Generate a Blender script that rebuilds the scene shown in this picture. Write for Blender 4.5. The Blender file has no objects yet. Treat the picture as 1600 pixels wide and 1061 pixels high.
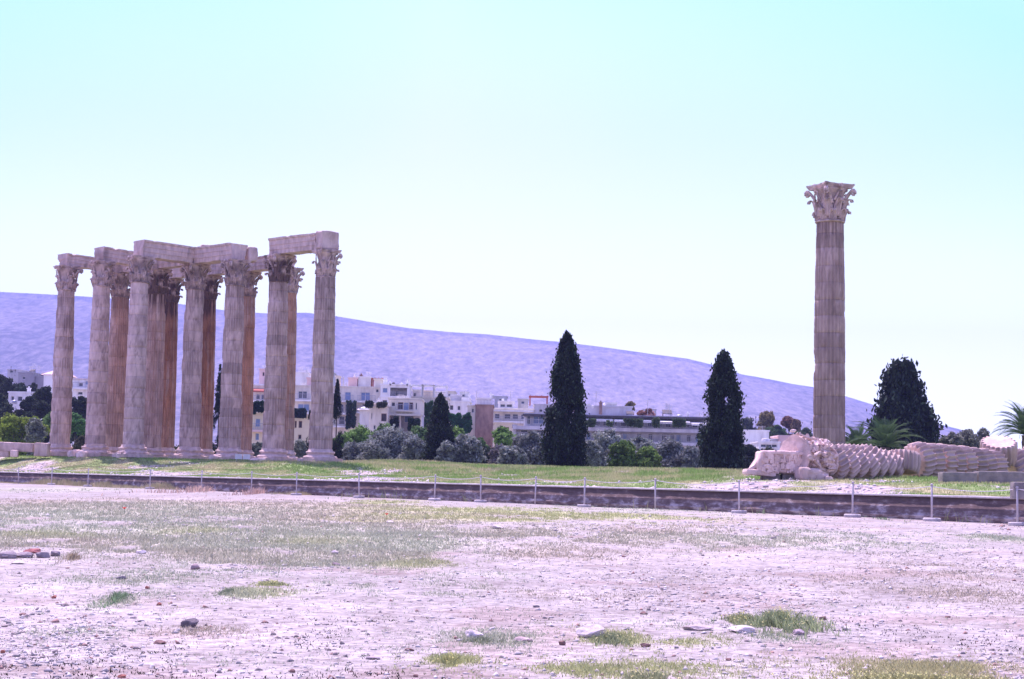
import bpy, math, random
import numpy as np
from mathutils import Matrix, Vector
R = math.radians
random.seed(7)
rng = np.random.default_rng(11)
scene = bpy.context.scene
col = scene.collection

# ------------------------------------------------------------------ camera, sky, sun, exposure
F = 2600.0            # focal length in photo pixels (photo is 1600 x 1061)
EYE = 1.65
PITCH = math.atan(218.5 / F)
ROLL = 0.021
cam_d = bpy.data.cameras.new("camera")
cam_d.sensor_width = 36.0
cam_d.lens = 36.0 * F / 1600.0
cam_d.clip_start = 0.5
cam_d.clip_end = 40000
cam = bpy.data.objects.new("camera", cam_d)
col.objects.link(cam)
CM = Matrix.Rotation(math.pi / 2 + PITCH, 4, 'X') @ Matrix.Rotation(ROLL, 4, 'Z')
cam.matrix_world = Matrix.Translation((0, 0, EYE)) @ CM
scene.camera = cam

SUN_EL, SUN_AZ = R(62), R(-24)     # azimuth measured from +Y towards +X
EXPO = 1.3
TINT = (1.06, 0.84, 1.34)          # the photograph's violet white balance, carried by the light
w = bpy.data.worlds.new("World")
scene.world = w
w.use_nodes = True
nt = w.node_tree
bgn = nt.nodes["Background"]
sky = nt.nodes.new("ShaderNodeTexSky")
sky.sky_type = 'NISHITA'
sky.sun_disc = False
sky.sun_elevation = SUN_EL
sky.sun_rotation = SUN_AZ
sky.altitude = 100
sky.air_density = 1.0
sky.dust_density = 1.6
sky.ozone_density = 1.0
mx = nt.nodes.new("ShaderNodeMix")
mx.data_type = 'RGBA'; mx.blend_type = 'MULTIPLY'
mx.inputs[0].default_value = 1.0
mx.inputs[7].default_value = (*TINT, 1)
nt.links.new(sky.outputs[0], mx.inputs[6])
SKY_S = 0.125
# the bright washed-out band of sky low over the town: white at the skyline, pale cyan higher up and to the right
wtc = nt.nodes.new("ShaderNodeTexCoord"); wsp = nt.nodes.new("ShaderNodeSeparateXYZ"); nt.links.new(wtc.outputs["Generated"], wsp.inputs[0])
def wmap(src, a, b, c=0.0, d=1.0):
    n_ = nt.nodes.new("ShaderNodeMapRange"); n_.interpolation_type = 'SMOOTHSTEP'
    for i_, v_ in zip((1, 2, 3, 4), (a, b, c, d)): n_.inputs[i_].default_value = v_
    nt.links.new(src, n_.inputs[0]); return n_.outputs[0]
def wmath(op, a, b):
    n_ = nt.nodes.new("ShaderNodeMath"); n_.operation = op
    for i_, v_ in enumerate((a, b)):
        if isinstance(v_, (int, float)): n_.inputs[i_].default_value = v_
        else: nt.links.new(v_, n_.inputs[i_])
    return n_.outputs[0]
wno = nt.nodes.new("ShaderNodeTexNoise"); wno.inputs["Scale"].default_value = 2.2; wno.inputs["Detail"].default_value = 4; nt.links.new(wtc.outputs["Generated"], wno.inputs[0])
el = wmath('MULTIPLY', wsp.outputs[2], 2.5)
sx_ = wmath('ABSOLUTE', wmath('ADD', wsp.outputs[0], .05), 0)
fc = wmath('ADD', wmath('ADD', el, wmath('MULTIPLY', sx_, wmath('MULTIPLY', wsp.outputs[2], 3.6))), wmath('MULTIPLY', wmath('SUBTRACT', wno.outputs[0], .5), .35))
wr = nt.nodes.new("ShaderNodeValToRGB"); we_ = wr.color_ramp.elements
we_[0].position = .20; we_[0].color = (.98, 1.04, .95, 1)
we_[1].position = 1.0; we_[1].color = (.50, .95, .74, 1)
k_ = we_.new(.45); k_.color = (.86, 1.02, .90, 1)
k_ = we_.new(.72); k_.color = (.68, 1.0, .82, 1)
nt.links.new(fc, wr.inputs[0])
wm = nt.nodes.new("ShaderNodeMix"); wm.data_type = 'RGBA'; wm.blend_type = 'MULTIPLY'; wm.inputs[0].default_value = 1.0
q_ = 1.04 / (SKY_S * 2 ** EXPO); wm.inputs[7].default_value = (q_, q_, q_, 1); nt.links.new(wr.outputs[0], wm.inputs[6])
wx = nt.nodes.new("ShaderNodeMix"); wx.data_type = 'RGBA'
wb = nt.nodes.new("ShaderNodeMix"); wb.data_type = 'RGBA'; wb.blend_type = 'MULTIPLY'; wb.inputs[0].default_value = 1.0
wcb = nt.nodes.new("ShaderNodeCombineXYZ"); hz_ = wmap(wsp.outputs[2], .02, .22, 2.1, 1.2)
for i_ in range(3): nt.links.new(hz_, wcb.inputs[i_])
nt.links.new(wm.outputs[2], wb.inputs[6]); nt.links.new(wcb.outputs[0], wb.inputs[7])
nt.links.new(wmath('MULTIPLY', wmap(wsp.outputs[1], .25, .75), wmap(wsp.outputs[2], .36, .62, 1.0, 0.0)), wx.inputs[0])
nt.links.new(mx.outputs[2], wx.inputs[6]); nt.links.new(wb.outputs[2], wx.inputs[7])
nt.links.new(wx.outputs[2], bgn.inputs[0])
bgn.inputs[1].default_value = SKY_S
sd = bpy.data.lights.new("sun", 'SUN')
sd.energy = 3.2
sd.angle = R(0.5)
sd.color = (1.0, 0.81, 0.96)
sun = bpy.data.objects.new("sun", sd)
col.objects.link(sun)
svec = Vector((math.sin(SUN_AZ) * math.cos(SUN_EL), math.cos(SUN_AZ) * math.cos(SUN_EL), math.sin(SUN_EL)))
sun.rotation_euler = svec.to_track_quat('Z', 'Y').to_euler()
vs = scene.view_settings
vs.view_transform = 'Standard'; vs.look = 'None'; vs.gamma = 1
vs.exposure = EXPO
scene.cycles.max_bounces = 6
scene.cycles.volume_bounces = 1
scene.cycles.transparent_max_bounces = 8

# ------------------------------------------------------------------ projection helpers
def ray(px, py):
    return CM.to_3x3() @ Vector(((px - 800) / F, -(py - 530.5) / F, -1.0))
def W(px, py, d):
    v = ray(px, py); k = d / v.y
    return Vector((v.x * k, d, v.z * k + EYE))
def hor(px):                      # the photo row of the eye level at this column
    return 749 + 0.021 * (px - 800)
def base_x(px, py, d):            # world X of an upright thing seen at (px, py) at depth d
    return W(px, py, d).x

# ------------------------------------------------------------------ noise
def _h(ix, iy, iz, s):
    n = (ix.astype(np.int64) * 374761393 + iy.astype(np.int64) * 668265263 + iz.astype(np.int64) * 2147483647 + s * 974634777) & 0xffffffff
    n = ((n ^ (n >> 13)) * 1274126177) & 0xffffffff
    n = (n ^ (n >> 16)) & 0xffffff
    return n / float(0xffffff)
def vnoise(x, y, z=0.0, s=0):
    x, y, z = np.broadcast_arrays(np.asarray(x, float), np.asarray(y, float), np.asarray(z, float))
    ix, iy, iz = np.floor(x), np.floor(y), np.floor(z)
    fx, fy, fz = x - ix, y - iy, z - iz
    fx, fy, fz = [f * f * (3 - 2 * f) for f in (fx, fy, fz)]
    o = 0
    for a in (0, 1):
        for b in (0, 1):
            for c in (0, 1):
                o = o + _h(ix + a, iy + b, iz + c, s) * (fx if a else 1 - fx) * (fy if b else 1 - fy) * (fz if c else 1 - fz)
    return o
def fbm(x, y, z=0.0, s=0, o=4):
    t = 0; a = 0.5; k = 1.0
    for i in range(o):
        t = t + a * vnoise(np.asarray(x) * k, np.asarray(y) * k, np.asarray(z) * k, s + i); a *= .5; k *= 2.03
    return t / (1 - 0.5 ** o)
def sstep(a, b, x):
    t = np.clip((np.asarray(x, float) - a) / (b - a), 0, 1)
    return t * t * (3 - 2 * t)

# ------------------------------------------------------------------ terrain
WA = W(28, 754, 125.0); WB = W(1456, 815, 56.0)
WA, WB = Vector((WA.x, WA.y)), Vector((WB.x, WB.y))
UD = (WB - WA).normalized()                 # along the wall towards the right/near
ND = Vector((-UD.y, UD.x))                  # away from the camera
if ND.y < 0: ND = -ND
WALLO = WB + ND * 1.5
def st(x, y):
    return (np.asarray(x) - WALLO.x) * ND.x + (np.asarray(y) - WALLO.y) * ND.y, (np.asarray(x) - WALLO.x) * UD.x + (np.asarray(y) - WALLO.y) * UD.y
def xy(s, t):
    return WALLO.x + s * ND.x + t * UD.x, WALLO.y + s * ND.y + t * UD.y
GZ = EYE - 1.10
def zground(x, y):
    d = np.hypot(x, y)
    und = (fbm(np.asarray(x) * .25, np.asarray(y) * .25, 0, 3, 3) - .5) * .16
    return sstep(8, 60, d) * GZ + und * sstep(8, 20, d) * (1 - sstep(40, 60, d) * .6)
ctrl = []
def cp(px, py, d):
    p = W(px, py, d); ctrl.append((p.x, p.y, p.z))
for a in ((1300, 749, 76), (1200, 748, 77), (1500, 756, 72), (1420, 747, 80), (1620, 757, 72), (1296, 741, 98), (1500, 742, 100),
          (505, 723, 134), (436, 722, 138), (368, 720, 142), (302, 719, 146), (215, 715, 142), (158, 714, 146), (105, 713, 150), (20, 712, 150),
          (265, 718, 158), (883, 733, 140), (1130, 737, 130), (1000, 735, 140), (650, 722, 150), (750, 729, 150), (650, 745, 108), (900, 751, 92),
          (1100, 756, 80), (300, 733, 125), (100, 727, 132)):
    cp(*a)
for k in np.linspace(-140, 60, 41):
    x0, y0 = xy(0.0, k); ctrl.append((x0, y0, EYE - .27))
    if k < 0:
        pass
ctrl = np.array(ctrl)
def zplat(x, y):
    x, y = np.broadcast_arrays(np.asarray(x, float), np.asarray(y, float))
    sh = x.shape; x = x.ravel(); y = y.ravel()
    s, t = st(x, y)
    d2 = (x[:, None] - ctrl[:, 0]) ** 2 + (y[:, None] - ctrl[:, 1]) ** 2 + 4.0
    wt = d2 ** -1.6
    z = (wt * ctrl[:, 2]).sum(1) / wt.sum(1)
    e = sstep(0, 6, s)
    z = (EYE - .27) * (1 - e) + z * e
    z = z + (fbm(x * .35, y * .35, 0, 9, 3) - .5) * .12 * sstep(0, 4, s)
    fall = sstep(175, 260, y)
    z = z * (1 - fall) - 8 * fall
    return z.reshape(sh)
def zp(x, y):
    return float(zplat(np.array([x]), np.array([y]))[0])
def zg(x, y):
    return float(zground(np.array([x]), np.array([y]))[0])

# ------------------------------------------------------------------ materials
def nmat(name):
    m = bpy.data.materials.new(name); m.use_nodes = True
    t = m.node_tree; b = t.nodes["Principled BSDF"]
    b.inputs["Roughness"].default_value = .85
    b.inputs["Specular IOR Level"].default_value = .25
    return m, t, b
def mat(name, c1, c2=None, scale=3.0, rough=.85, bump=0.0, bscale=20.0, attr=False, detail=6, stretch=None, contrast=(.35, .65), spec=.25, metal=0, trans=0.0, dist=.02):
    m, t, b = nmat(name)
    N, L = t.nodes, t.links
    b.inputs["Roughness"].default_value = rough
    b.inputs["Specular IOR Level"].default_value = spec
    b.inputs["Metallic"].default_value = metal
    tc = N.new("ShaderNodeTexCoord"); mp = N.new("ShaderNodeMapping")
    L.new(tc.outputs["Object"], mp.inputs[0])
    if stretch: mp.inputs["Scale"].default_value = stretch
    nz = N.new("ShaderNodeTexNoise"); nz.inputs["Scale"].default_value = scale; nz.inputs["Detail"].default_value = detail; nz.inputs["Roughness"].default_value = .62
    L.new(mp.outputs[0], nz.inputs[0])
    rp = N.new("ShaderNodeValToRGB")
    rp.color_ramp.elements[0].position, rp.color_ramp.elements[1].position = contrast
    rp.color_ramp.elements[0].color = (*c1, 1); rp.color_ramp.elements[1].color = (*(c2 or c1), 1)
    L.new(nz.outputs[0], rp.inputs[0])
    out = rp.outputs[0]
    if attr:
        at = N.new("ShaderNodeVertexColor"); at.layer_name = "tone"
        mm = N.new("ShaderNodeMix"); mm.data_type = 'RGBA'; mm.blend_type = 'MULTIPLY'; mm.inputs[0].default_value = 1
        L.new(out, mm.inputs[6]); L.new(at.outputs[0], mm.inputs[7]); out = mm.outputs[2]
    L.new(out, b.inputs["Base Color"])
    if bump:
        n2 = N.new("ShaderNodeTexNoise"); n2.inputs["Scale"].default_value = bscale; n2.inputs["Detail"].default_value = 8; n2.inputs["Roughness"].default_value = .7
        L.new(tc.outputs["Object"], n2.inputs[0])
        bp = N.new("ShaderNodeBump"); bp.inputs["Strength"].default_value = bump; bp.inputs["Distance"].default_value = dist
        L.new(n2.outputs[0], bp.inputs["Height"]); L.new(bp.outputs[0], b.inputs["Normal"])
    if trans:
        tr = N.new("ShaderNodeBsdfTranslucent"); L.new(out, tr.inputs[0])
        ms = N.new("ShaderNodeMixShader"); ms.inputs[0].default_value = trans
        L.new(b.outputs[0], ms.inputs[1]); L.new(tr.outputs[0], ms.inputs[2]); L.new(ms.outputs[0], N["Material Output"].inputs[0])
    return m
M = {}
M['stone'] = mat("weathered_marble", (.62, .58, .56), (1, .97, .95), 2.2, .9, .6, 9, attr=True, stretch=(1, 1, .35), dist=.04)
M['block'] = mat("rough_block_stone", (.42, .38, .35), (.58, .53, .48), 1.6, .9, .8, 7, contrast=(.3, .7), dist=.06)
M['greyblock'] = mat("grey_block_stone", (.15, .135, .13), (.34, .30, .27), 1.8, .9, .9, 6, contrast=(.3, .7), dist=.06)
M['leafy'] = mat("foliage", (.8, .8, .8), (1, 1, 1), 1.2, .75, attr=True, trans=.25, spec=.15)
M['blade'] = mat("grass_blade", (.85, .85, .85), (1, 1, 1), .7, .7, attr=True, trans=.4, spec=.15)
M['bark'] = mat("bark", (.07, .05, .04), (.14, .11, .09), 6, .95, .5, 12)
M['pebble'] = mat("pebble", (.8, .8, .8), (1, 1, 1), 30, .9, attr=True)
M['post'] = mat("post_metal", (.42, .38, .38), (.52, .47, .46), 5, .6)
M['concrete'] = mat("concrete", (.40, .36, .35), (.52, .48, .46), 6, .9, .3, 30)
M['rope'] = mat("rope_fibre", (.5, .47, .5), (.6, .57, .6), 5, .9)
M['glass'] = mat("window_glass", (.03, .04, .06), (.07, .09, .13), .4, .12, spec=.6)
M['bluegl'] = mat("blue_shutter", (.18, .26, .42), (.24, .33, .5), .4, .4)
M['dark'] = mat("dark_paint", (.05, .045, .05), (.09, .08, .085), 1, .7)
M['brown'] = mat("brown_render", (.20, .13, .115), (.35, .24, .20), 1.2, .9, stretch=(1, 1, .5))
M['white'] = mat("white_paint", (.54, .52, .51), (.77, .76, .74), .9, .8, stretch=(1, 1, .3), contrast=(.3, .55))
M['cream'] = mat("cream_plaster", (.50, .45, .37), (.71, .65, .54), .9, .85, stretch=(1, 1, .3), contrast=(.3, .55))
M['yellow'] = mat("yellow_plaster", (.62, .54, .37), (.70, .61, .43), .5, .85)
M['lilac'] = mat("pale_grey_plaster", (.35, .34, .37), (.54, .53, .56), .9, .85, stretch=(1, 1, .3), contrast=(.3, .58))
M['greywall'] = mat("grey_plaster", (.27, .26, .29), (.34, .33, .36), .5, .85)
M['pink'] = mat("pink_plaster", (.64, .46, .43), (.72, .53, .49), .5, .85)
M['redroof'] = mat("red_roof", (.35, .10, .08), (.42, .14, .10), 3, .85)
M['metal'] = mat("galvanised_metal", (.35, .35, .37), (.45, .45, .47), 3, .45, metal=.6)
M['rail'] = mat("balcony_rail", (.30, .30, .34), (.38, .38, .42), 3, .6)
M['poppy'] = mat("poppy_petal", (.6, .02, .02), (.7, .04, .03), 3, .6)

# wall material: dark lichen with pale lime patches and horizontal bands
def wall_mat():
    m, t, b = nmat("stained_retaining_wall"); N, L = t.nodes, t.links
    tc = N.new("ShaderNodeTexCoord"); mp = N.new("ShaderNodeMapping"); L.new(tc.outputs["Object"], mp.inputs[0])
    mp.inputs["Scale"].default_value = (.6, 1, 1.5)
    n1 = N.new("ShaderNodeTexNoise"); n1.inputs["Scale"].default_value = 2.6; n1.inputs["Detail"].default_value = 9; n1.inputs["Roughness"].default_value = .7
    L.new(mp.outputs[0], n1.inputs[0])
    sx = N.new("ShaderNodeSeparateXYZ"); L.new(tc.outputs["Object"], sx.inputs[0])
    # pale patches live in the lower two thirds of the face
    mr = N.new("ShaderNodeMapRange"); mr.inputs[1].default_value = .15; mr.inputs[2].default_value = .85; mr.inputs[3].default_value = .10; mr.inputs[4].default_value = -.09
    L.new(sx.outputs[2], mr.inputs[0])
    ad = N.new("ShaderNodeMath"); ad.operation = 'ADD'; L.new(n1.outputs[0], ad.inputs[0]); L.new(mr.outputs[0], ad.inputs[1])
    rp = N.new("ShaderNodeValToRGB"); e = rp.color_ramp.elements
    e[0].position = .44; e[0].color = (.115, .080, .074, 1); e[1].position = .70; e[1].color = (.44, .38, .37, 1)
    k = e.new(.55); k.color = (.165, .115, .105, 1); k = e.new(.61); k.color = (.25, .20, .19, 1)
    L.new(ad.outputs[0], rp.inputs[0])
    wv = N.new("ShaderNodeTexWave"); wv.bands_direction = 'Z'; wv.inputs["Scale"].default_value = 1.1; wv.inputs["Distortion"].default_value = 1.0; wv.inputs["Detail"].default_value = 3
    L.new(tc.outputs["Object"], wv.inputs[0])
    r2 = N.new("ShaderNodeValToRGB"); r2.color_ramp.elements[0].position = .02; r2.color_ramp.elements[0].color = (.45, .42, .44, 1); r2.color_ramp.elements[1].position = .12; r2.color_ramp.elements[1].color = (1, 1, 1, 1)
    L.new(wv.outputs[0], r2.inputs[0])
    mm = N.new("ShaderNodeMix"); mm.data_type = 'RGBA'; mm.blend_type = 'MULTIPLY'; mm.inputs[0].default_value = .2
    L.new(rp.outputs[0], mm.inputs[6]); L.new(r2.outputs[0], mm.inputs[7]); L.new(mm.outputs[2], b.inputs["Base Color"])
    bp = N.new("ShaderNodeBump"); bp.inputs["Strength"].default_value = .7; bp.inputs["Distance"].default_value = .04
    L.new(n1.outputs[0], bp.inputs["Height"]); L.new(bp.outputs[0], b.inputs["Normal"])
    return m
M['wall'] = wall_mat()

def soil_mat(name, fine, scl):
    m, t, b = nmat(name); N, L = t.nodes, t.links
    tc = N.new("ShaderNodeTexCoord")
    at = N.new("ShaderNodeVertexColor"); at.layer_name = "tone"
    n1 = N.new("ShaderNodeTexNoise"); n1.inputs["Scale"].default_value = fine; n1.inputs["Detail"].default_value = 7; n1.inputs["Roughness"].default_value = .7
    vo = N.new("ShaderNodeTexVoronoi"); vo.inputs["Scale"].default_value = scl
    n3 = N.new("ShaderNodeTexNoise"); n3.inputs["Scale"].default_value = .6; n3.inputs["Detail"].default_value = 5
    for n in (n1, vo, n3): L.new(tc.outputs["Object"], n.inputs[0])
    r1 = N.new("ShaderNodeValToRGB"); r1.color_ramp.elements[0].position = .30; r1.color_ramp.elements[0].color = (.55, .50, .50, 1); r1.color_ramp.elements[1].position = .58; r1.color_ramp.elements[1].color = (1.05, 1.05, 1.05, 1)
    r3 = N.new("ShaderNodeValToRGB"); r3.color_ramp.elements[0].position = .35; r3.color_ramp.elements[0].color = (.80, .78, .76, 1); r3.color_ramp.elements[1].position = .65; r3.color_ramp.elements[1].color = (1.08, 1.08, 1.08, 1)
    L.new(n1.outputs[0], r1.inputs[0]); L.new(n3.outputs[0], r3.inputs[0])
    sp = N.new("ShaderNodeSeparateColor"); L.new(vo.outputs["Color"], sp.inputs[0])
    mr = N.new("ShaderNodeMapRange"); mr.inputs[3].default_value = .72; mr.inputs[4].default_value = 1.12; L.new(sp.outputs[0], mr.inputs[0])
    out = at.outputs[0]
    for o in (r1.outputs[0], r3.outputs[0], mr.outputs[0]):
        mm = N.new("ShaderNodeMix"); mm.data_type = 'RGBA'; mm.blend_type = 'MULTIPLY'; mm.inputs[0].default_value = 1
        L.new(out, mm.inputs[6]); L.new(o, mm.inputs[7]); out = mm.outputs[2]
    L.new(out, b.inputs["Base Color"]); b.inputs["Roughness"].default_value = .95; b.inputs["Specular IOR Level"].default_value = .1
    bp = N.new("ShaderNodeBump"); bp.inputs["Strength"].default_value = .65; bp.inputs["Distance"].default_value = .025
    bp2 = N.new("ShaderNodeBump"); bp2.inputs["Strength"].default_value = .6; bp2.inputs["Distance"].default_value = .02; bp2.invert = True
    L.new(n1.outputs[0], bp.inputs["Height"]); L.new(vo.outputs["Distance"], bp2.inputs["Height"]); L.new(bp.outputs[0], bp2.inputs["Normal"]); L.new(bp2.outputs[0], b.inputs["Normal"])
    return m
M['soil'] = soil_mat("stony_soil", 5.0, 14.0)
M['turf'] = soil_mat("grassy_rubble", 2.0, 3.5)

# ------------------------------------------------------------------ mesh helpers
def tag(o, label=None, cat=None, group=None, kind=None):
    if label: o['label'] = label
    if cat: o['category'] = cat
    if group: o['group'] = group
    if kind: o['kind'] = kind
    return o
def link(name, me, m, parent=None):
    o = bpy.data.objects.new(name, me); col.objects.link(o)
    if m and not me.materials: me.materials.append(m)
    if parent: o.parent = parent
    return o
def empty(name, loc, rz=0.0, label=None, cat=None, group=None, rot=None):
    o = bpy.data.objects.new(name, None); col.objects.link(o); o.empty_display_size = .3
    o.location = loc; o.rotation_euler = rot or (0, 0, rz)
    return tag(o, label, cat, group, 'thing')
def bulk(name, V, Fc, tone=None, smooth=False):
    """numpy mesh: V (n,3), Fc (m,k) all faces with k corners, tone (n,3)"""
    me = bpy.data.meshes.new(name)
    n, (m, k) = len(V), Fc.shape
    me.vertices.add(n); me.vertices.foreach_set("co", np.ascontiguousarray(V, dtype=np.float32).ravel())
    me.loops.add(m * k); me.loops.foreach_set("vertex_index", np.ascontiguousarray(Fc, dtype=np.int32).ravel())
    me.polygons.add(m); me.polygons.foreach_set("loop_start", np.arange(0, m * k, k, dtype=np.int32))
    try: me.polygons.foreach_set("loop_total", np.full(m, k, dtype=np.int32))
    except Exception: pass
    me.update(calc_edges=True)
    if tone is not None:
        a = me.color_attributes.new("tone", 'FLOAT_COLOR', 'POINT')
        a.data.foreach_set("color", np.concatenate([np.clip(tone, 0, 2), np.ones((n, 1))], 1).astype(np.float32).ravel())
    if smooth: me.polygons.foreach_set("use_smooth", np.ones(m, bool))
    return me
class MB:
    def __init__(s): s.v = []; s.f = []
    def add(s, vs_, fs):
        o = len(s.v); s.v += [tuple(p) for p in vs_]; s.f += [tuple(o + i for i in f) for f in fs]
    def box(s, x0, x1, y0, y1, z0, z1, M_=None):
        vs_ = [Vector(p) for p in ((x0, y0, z0), (x1, y0, z0), (x1, y1, z0), (x0, y1, z0), (x0, y0, z1), (x1, y0, z1), (x1, y1, z1), (x0, y1, z1))]
        if M_: vs_ = [M_ @ p for p in vs_]
        s.add(vs_, [(0, 3, 2, 1), (4, 5, 6, 7), (0, 1, 5, 4), (1, 2, 6, 5), (2, 3, 7, 6), (3, 0, 4, 7)])
    def tube(s, pts, rad, n=8, cap=True):
        pts = [Vector(p) for p in pts]; rings = []
        for i, p in enumerate(pts):
            d = (pts[min(i + 1, len(pts) - 1)] - pts[max(i - 1, 0)]).normalized()
            a = d.cross(Vector((0, 0, 1)) if abs(d.z) < .9 else Vector((1, 0, 0))).normalized(); b = d.cross(a)
            r = rad[i] if hasattr(rad, '__len__') else rad
            rings.append([p + a * (math.cos(2 * math.pi * k / n) * r) + b * (math.sin(2 * math.pi * k / n) * r) for k in range(n)])
        vs_ = [q for r_ in rings for q in r_]
        fs = [(i * n + k, i * n + (k + 1) % n, (i + 1) * n + (k + 1) % n, (i + 1) * n + k) for i in range(len(pts) - 1) for k in range(n)]
        if cap: fs += [tuple(range(n))[::-1], tuple((len(pts) - 1) * n + k for k in range(n))]
        s.add(vs_, fs)
    def lathe(s, prof, n=32, M_=None):
        vs_ = [Vector((r * math.cos(2 * math.pi * k / n), r * math.sin(2 * math.pi * k / n), z)) for r, z in prof for k in range(n)]
        if M_: vs_ = [M_ @ p for p in vs_]
        fs = [(i * n + k, i * n + (k + 1) % n, (i + 1) * n + (k + 1) % n, (i + 1) * n + k) for i in range(len(prof) - 1) for k in range(n)]
        fs += [tuple(range(n))[::-1], tuple((len(prof) - 1) * n + k for k in range(n))]
        s.add(vs_, fs)
    def mesh(s, name, smooth=False, tone=None):
        me = bpy.data.meshes.new(name); me.from_pydata(s.v, [], s.f); me.update()
        if smooth: me.polygons.foreach_set("use_smooth", np.ones(len(me.polygons), bool))
        if tone is not None:
            V = np.array(s.v, float); c = tone(V) if callable(tone) else np.tile(tone, (len(V), 1))
            a = me.color_attributes.new("tone", 'FLOAT_COLOR', 'POINT')
            a.data.foreach_set("color", np.concatenate([c, np.ones((len(V), 1))], 1).astype(np.float32).ravel())
        return me
    def build(s, name, m, parent=None, smooth=False, tone=None):
        return link(name, s.mesh(name, smooth, tone), m, parent)
def grid_mesh(name, P, tone=None, smooth=True):
    a, b = P.shape[:2]
    i = np.arange(a * b).reshape(a, b)
    Fc = np.stack([i[:-1, :-1], i[:-1, 1:], i[1:, 1:], i[1:, :-1]], -1).reshape(-1, 4)
    return bulk(name, P.reshape(-1, 3), Fc, None if tone is None else tone.reshape(-1, 3), smooth)
def chunk(name, dims, seed, amp=.08, res=.25, cut=.06, parent=None, m=None, shape=None, tone=None):
    """a rough block: subdivided box, corners rounded, faces worn with noise; base at z=0"""
    lx, ly, lz = dims
    import bmesh
    bm = bmesh.new(); bmesh.ops.create_cube(bm, size=1.0)
    for v in bm.verts: v.co = Vector((v.co.x * lx, v.co.y * ly, (v.co.z + .5) * lz))
    n = [max(1, int(l / res)) for l in dims]
    for ax in range(3):
        cuts = min(n[ax], 24)
        for k in range(1, cuts):
            no = Vector((0, 0, 0)); no[ax] = 1
            lo = (-lx / 2, -ly / 2, 0)[ax]; co = Vector((0, 0, 0)); co[ax] = lo + dims[ax] * k / cuts
            g = bm.verts[:] + bm.edges[:] + bm.faces[:]
            bmesh.ops.bisect_plane(bm, geom=g, plane_co=co, plane_no=no)
    V = np.array([v.co[:] for v in bm.verts])
    H = np.array([lx / 2, ly / 2, lz / 2]); c = np.array([0, 0, lz / 2]); q = V - c
    rr = min(cut, min(dims) * .3)
    inner = np.clip(q, -(H - rr), H - rr); dl = q - inner
    ln = np.linalg.norm(dl, axis=1, keepdims=True); ln[ln == 0] = 1
    q = inner + dl / ln * np.minimum(ln, rr)
    nn = (fbm(q[:, 0] * 1.7 + seed, q[:, 1] * 1.7, q[:, 2] * 1.7, seed, 4) - .5)
    dirn = q / np.linalg.norm(q, axis=1, keepdims=True)
    q = q + dirn * (nn * 2 * amp)[:, None] + (np.stack([fbm(q[:, 0] * 3, q[:, 1] * 3, q[:, 2] * 3, seed + 20 + k, 3) for k in range(3)], 1) - .5) * amp * .7
    if shape is not None: q = shape(q, H)
    q = q + c
    for v, p in zip(bm.verts, q): v.co = p
    me = bpy.data.meshes.new(name); bm.to_mesh(me); bm.free()
    if tone is not None:
        cc = tone(q) if callable(tone) else np.tile(tone, (len(q), 1))
        a = me.color_attributes.new("tone", 'FLOAT_COLOR', 'POINT')
        a.data.foreach_set("color", np.concatenate([cc, np.ones((len(q), 1))], 1).astype(np.float32).ravel())
    return link(name, me, m or M['block'], parent)

# ------------------------------------------------------------------ ground sheets
def world_of(px, py):       # photo pixel -> point on the foreground ground
    d = 30.0
    for _ in range(30):
        v = ray(px, py)
        if v.z >= -1e-4: return None
        z = zg(v.x * d / v.y, d); k = (z - EYE) / v.z; dn = v.y * k
        if abs(dn - d) < .01: break
        d = .5 * d + .5 * max(2, min(400, dn))
    return v.x * d / v.y, d
# vegetation patches of the photo: (cx, cy, rx, ry, density, kind) kind 0 dry grey green, 1 fresh yellow green, 2 straw
PATCH = [(150, 815, 330, 30, .7, 0), (330, 850, 330, 28, .6, 0), (200, 790, 300, 14, .6, 2), (620, 835, 260, 18, .5, 0), (120, 850, 200, 16, .5, 2), (450, 870, 220, 14, .5, 2), (300, 830, 50, 5, .9, 1), (500, 845, 60, 6, .8, 1), (80, 835, 60, 6, .8, 1), (650, 880, 60, 6, .6, 1), (560, 815, 240, 20, .45, 2), (560, 860, 140, 22, .6, 0), (700, 800, 170, 8, .9, 1), (900, 806, 230, 8, .9, 1),
         (600, 785, 60, 5, .8, 1), (400, 795, 200, 10, .5, 2), (30, 765, 120, 7, .8, 0), (900, 840, 300, 16, .45, 2), (1180, 845, 300, 14, .5, 0), (1350, 832, 200, 6, .4, 0), (1570, 843, 70, 6, .8, 0),
         (870, 865, 120, 10, .5, 2), (1480, 890, 120, 18, .3, 2), (1430, 930, 120, 12, .3, 2), (400, 925, 60, 14, .35, 1), (370, 930, 40, 8, .8, 0), (180, 938, 40, 16, .6, 0), (90, 800, 150, 20, .6, 0),
         (240, 900, 110, 18, .35, 0), (700, 915, 120, 16, .35, 0), (560, 920, 110, 16, .35, 0), (750, 1000, 80, 14, .6, 0), (950, 1003, 70, 16, .8, 1), (1050, 1000, 60, 12, .5, 1), (700, 1035, 40, 8, .9, 1),
         (1470, 1060, 250, 20, .8, 3), (1000, 1050, 150, 14, .35, 1), (870, 1055, 80, 12, .5, 1), (1060, 975, 60, 12, .3, 0), (1230, 1000, 60, 12, .4, 0), (1090, 828, 120, 6, .4, 2), (330, 985, 60, 8, .4, 2),
         (980, 792, 120, 6, .7, 0), (1200, 800, 120, 4, .4, 0), (500, 885, 120, 14, .4, 0), (900, 925, 150, 10, .25, 2), (1250, 905, 200, 10, .18, 2), (1450, 960, 120, 8, .2, 0), (1560, 930, 80, 14, .25, 2), (430, 1030, 60, 8, .25, 0), (150, 985, 70, 8, .2, 0)]
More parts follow.
